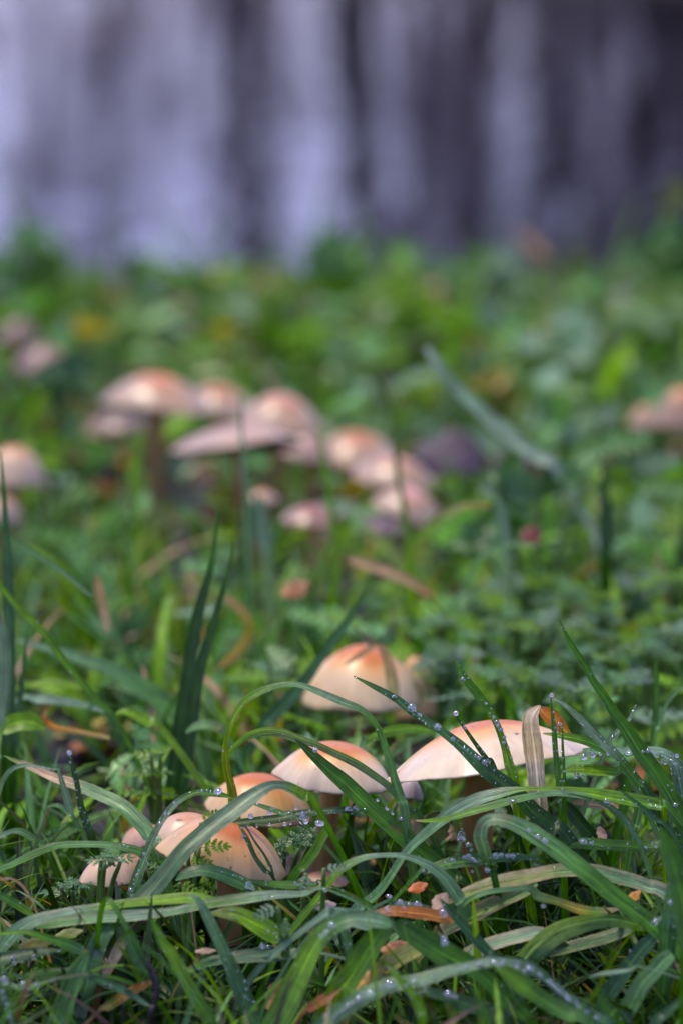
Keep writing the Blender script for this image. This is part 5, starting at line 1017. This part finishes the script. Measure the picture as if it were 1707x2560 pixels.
# two more wet blades that only the beads reveal well
B('dew beaded low blade behind the light green arch', [(1040, 2190, 10), (1070, 2176, 24), (1131, 2158, 32), (1190, 2152, 32), (1250, 2146, 26), (1300, 2144, 20), (1345, 2150, 6)], 1.335, [(0, 'green'), (1, 'glauc')], roll=40, root='start')
B('narrow dark wet blade with two bright beads above the dry one', [(950, 2262, 8), (985, 2262, 16), (1020, 2264, 18), (1060, 2270, 16), (1105, 2282, 12), (1125, 2290, 5)], 1.295, 'glauc', roll=40, root='start')
B('slim tip hanging with a tear shaped drop below the largest cap', [(1150, 2058, 3), (1154, 2076, 7), (1162, 2100, 9), (1172, 2122, 12), (1184, 2148, 12)], 1.345, 'pale', roll=12)
B('pale wet blade standing left in the bottom middle', [(856, 2300, 16), (864, 2330, 24), (868, 2362, 24), (872, 2400, 22)], 1.26, 'pale', roll=10)
B('soft grey blade low behind the tent, left', [(800, 2296, 20), (830, 2290, 40), (880, 2298, 48), (930, 2312, 40), (970, 2322, 10)], 1.262, 'sheen', roll=40, root='start')
DROPS += " 1152,2092,11h 1171,2115,9 1178,2126,5"
import collections
found = []
for tok in DROPS.split():
    s = tok.split(','); kind = {'h': 'hang', 'f': 'flat'}.get(s[2][-1], 'round'); px, py, r = float(s[0]), float(s[1]), float(s[2].rstrip('hf'))
    best = None
    for lb, a in BL:
        dist = np.hypot(a[:, 0] - px, a[:, 1] - py) - a[:, 3] * .5; i = int(np.argmin(dist))
        if dist[i] < r + 5:
            sc = max(dist[i], 0) + (a[i, 2] - 1.28) * 45
            if best is None or sc < best[0]: best = (sc, lb, a[i, 2])
    if best is None:
        print('no blade under drop', tok); continue
    found.append((best[1], px, py, r * .9, kind, best[2]))
by = collections.defaultdict(list)
for q in found: by[q[0]].append(q)
for lb, qs in by.items():
    qs.sort(key=lambda q: -q[3])
    top_alone = len(qs) > 1 and qs[0][3] > qs[1][3] * 1.25
    for i, (_, px, py, r, kind, d) in enumerate(qs):
        o = bpy.data.objects.new('dew_drop', DM[kind]); COL.objects.link(o)
        rad = r * d / FPX
        o.location = P0(px, py, d - rad * 1.0); o.scale = (rad * (1.18 if r < 10 else 1.0),) * 3; o.rotation_euler = (rng.normal(0, .2), rng.normal(0, .2), rng.uniform(0, 6))
        if len(qs) == 1: tag(o, 'dew drop on ' + lb, 'dew drop', 'dew drops on the grass')
        elif i == 0 and top_alone: tag(o, 'largest dew drop on ' + lb, 'dew drop', 'dew drops on the grass')
        else: tag(o, ('big' if r > 8.5 else 'small' if r < 5 else 'medium') + ' dew bead on ' + lb, 'dew drop', 'dew beads on ' + lb)
# fine dew on the wet blades and loose beads deeper in the grass: too small and too many to count
def fine_dew():
    rs = np.random.default_rng(9); pos, rad = [], []
    for lb, a in BL:
        if a[:, 2].mean() > 1.48: continue
        wet = any(k in lb for k in ('dew', 'bead', 'drop', 'glitter', 'wet'))
        n = int(len(a) * (.55 if wet else .08))
        for k in range(n):
            i = rs.integers(0, len(a)); u = rs.choice([-1, 1]) * rs.uniform(.1, .5) ** .6 * .62
            j = min(i + 1, len(a) - 1); t = a[j, :2] - a[j - 1, :2]; t = t / (np.hypot(*t) + 1e-6)
            x = a[i, 0] - t[1] * a[i, 3] * u; y = a[i, 1] + t[0] * a[i, 3] * u
            r = rs.uniform(1.3, 3.2); pos.append(P0(x, y, a[i, 2] - .0012)); rad.append(r * a[i, 2] / FPX)
    for k in range(0):
        d = rs.uniform(1.22, 1.9); y = rs.uniform(*( (1950, 2540) if d < 1.4 else (1500, 2000) )); pos.append(P0(rs.uniform(0, 1707), y, d)); rad.append(rs.uniform(2, 5) * d / FPX)
    pos = np.array(pos); pos[:, 2] = np.maximum(pos[:, 2], gz(pos[:, 0], pos[:, 1]) + .002); rad = np.array(rad)
    V = TV[None] * rad[:, None, None] + pos[:, None, :]; k = len(TV)
    f = (TF[None] + (np.arange(len(pos)) * k)[:, None, None]).reshape(-1, 3)
    tag(mesh('fine_dew', V.reshape(-1, 3), f, mat=M_DEW), 'fine dew sprinkled over blades and stems', kind='stuff')
fine_dew()
print('blades', len(BL), 'drops', len(found), 'polys', sum(len(o.data.polygons) for o in SC.objects if o.type == 'MESH'))
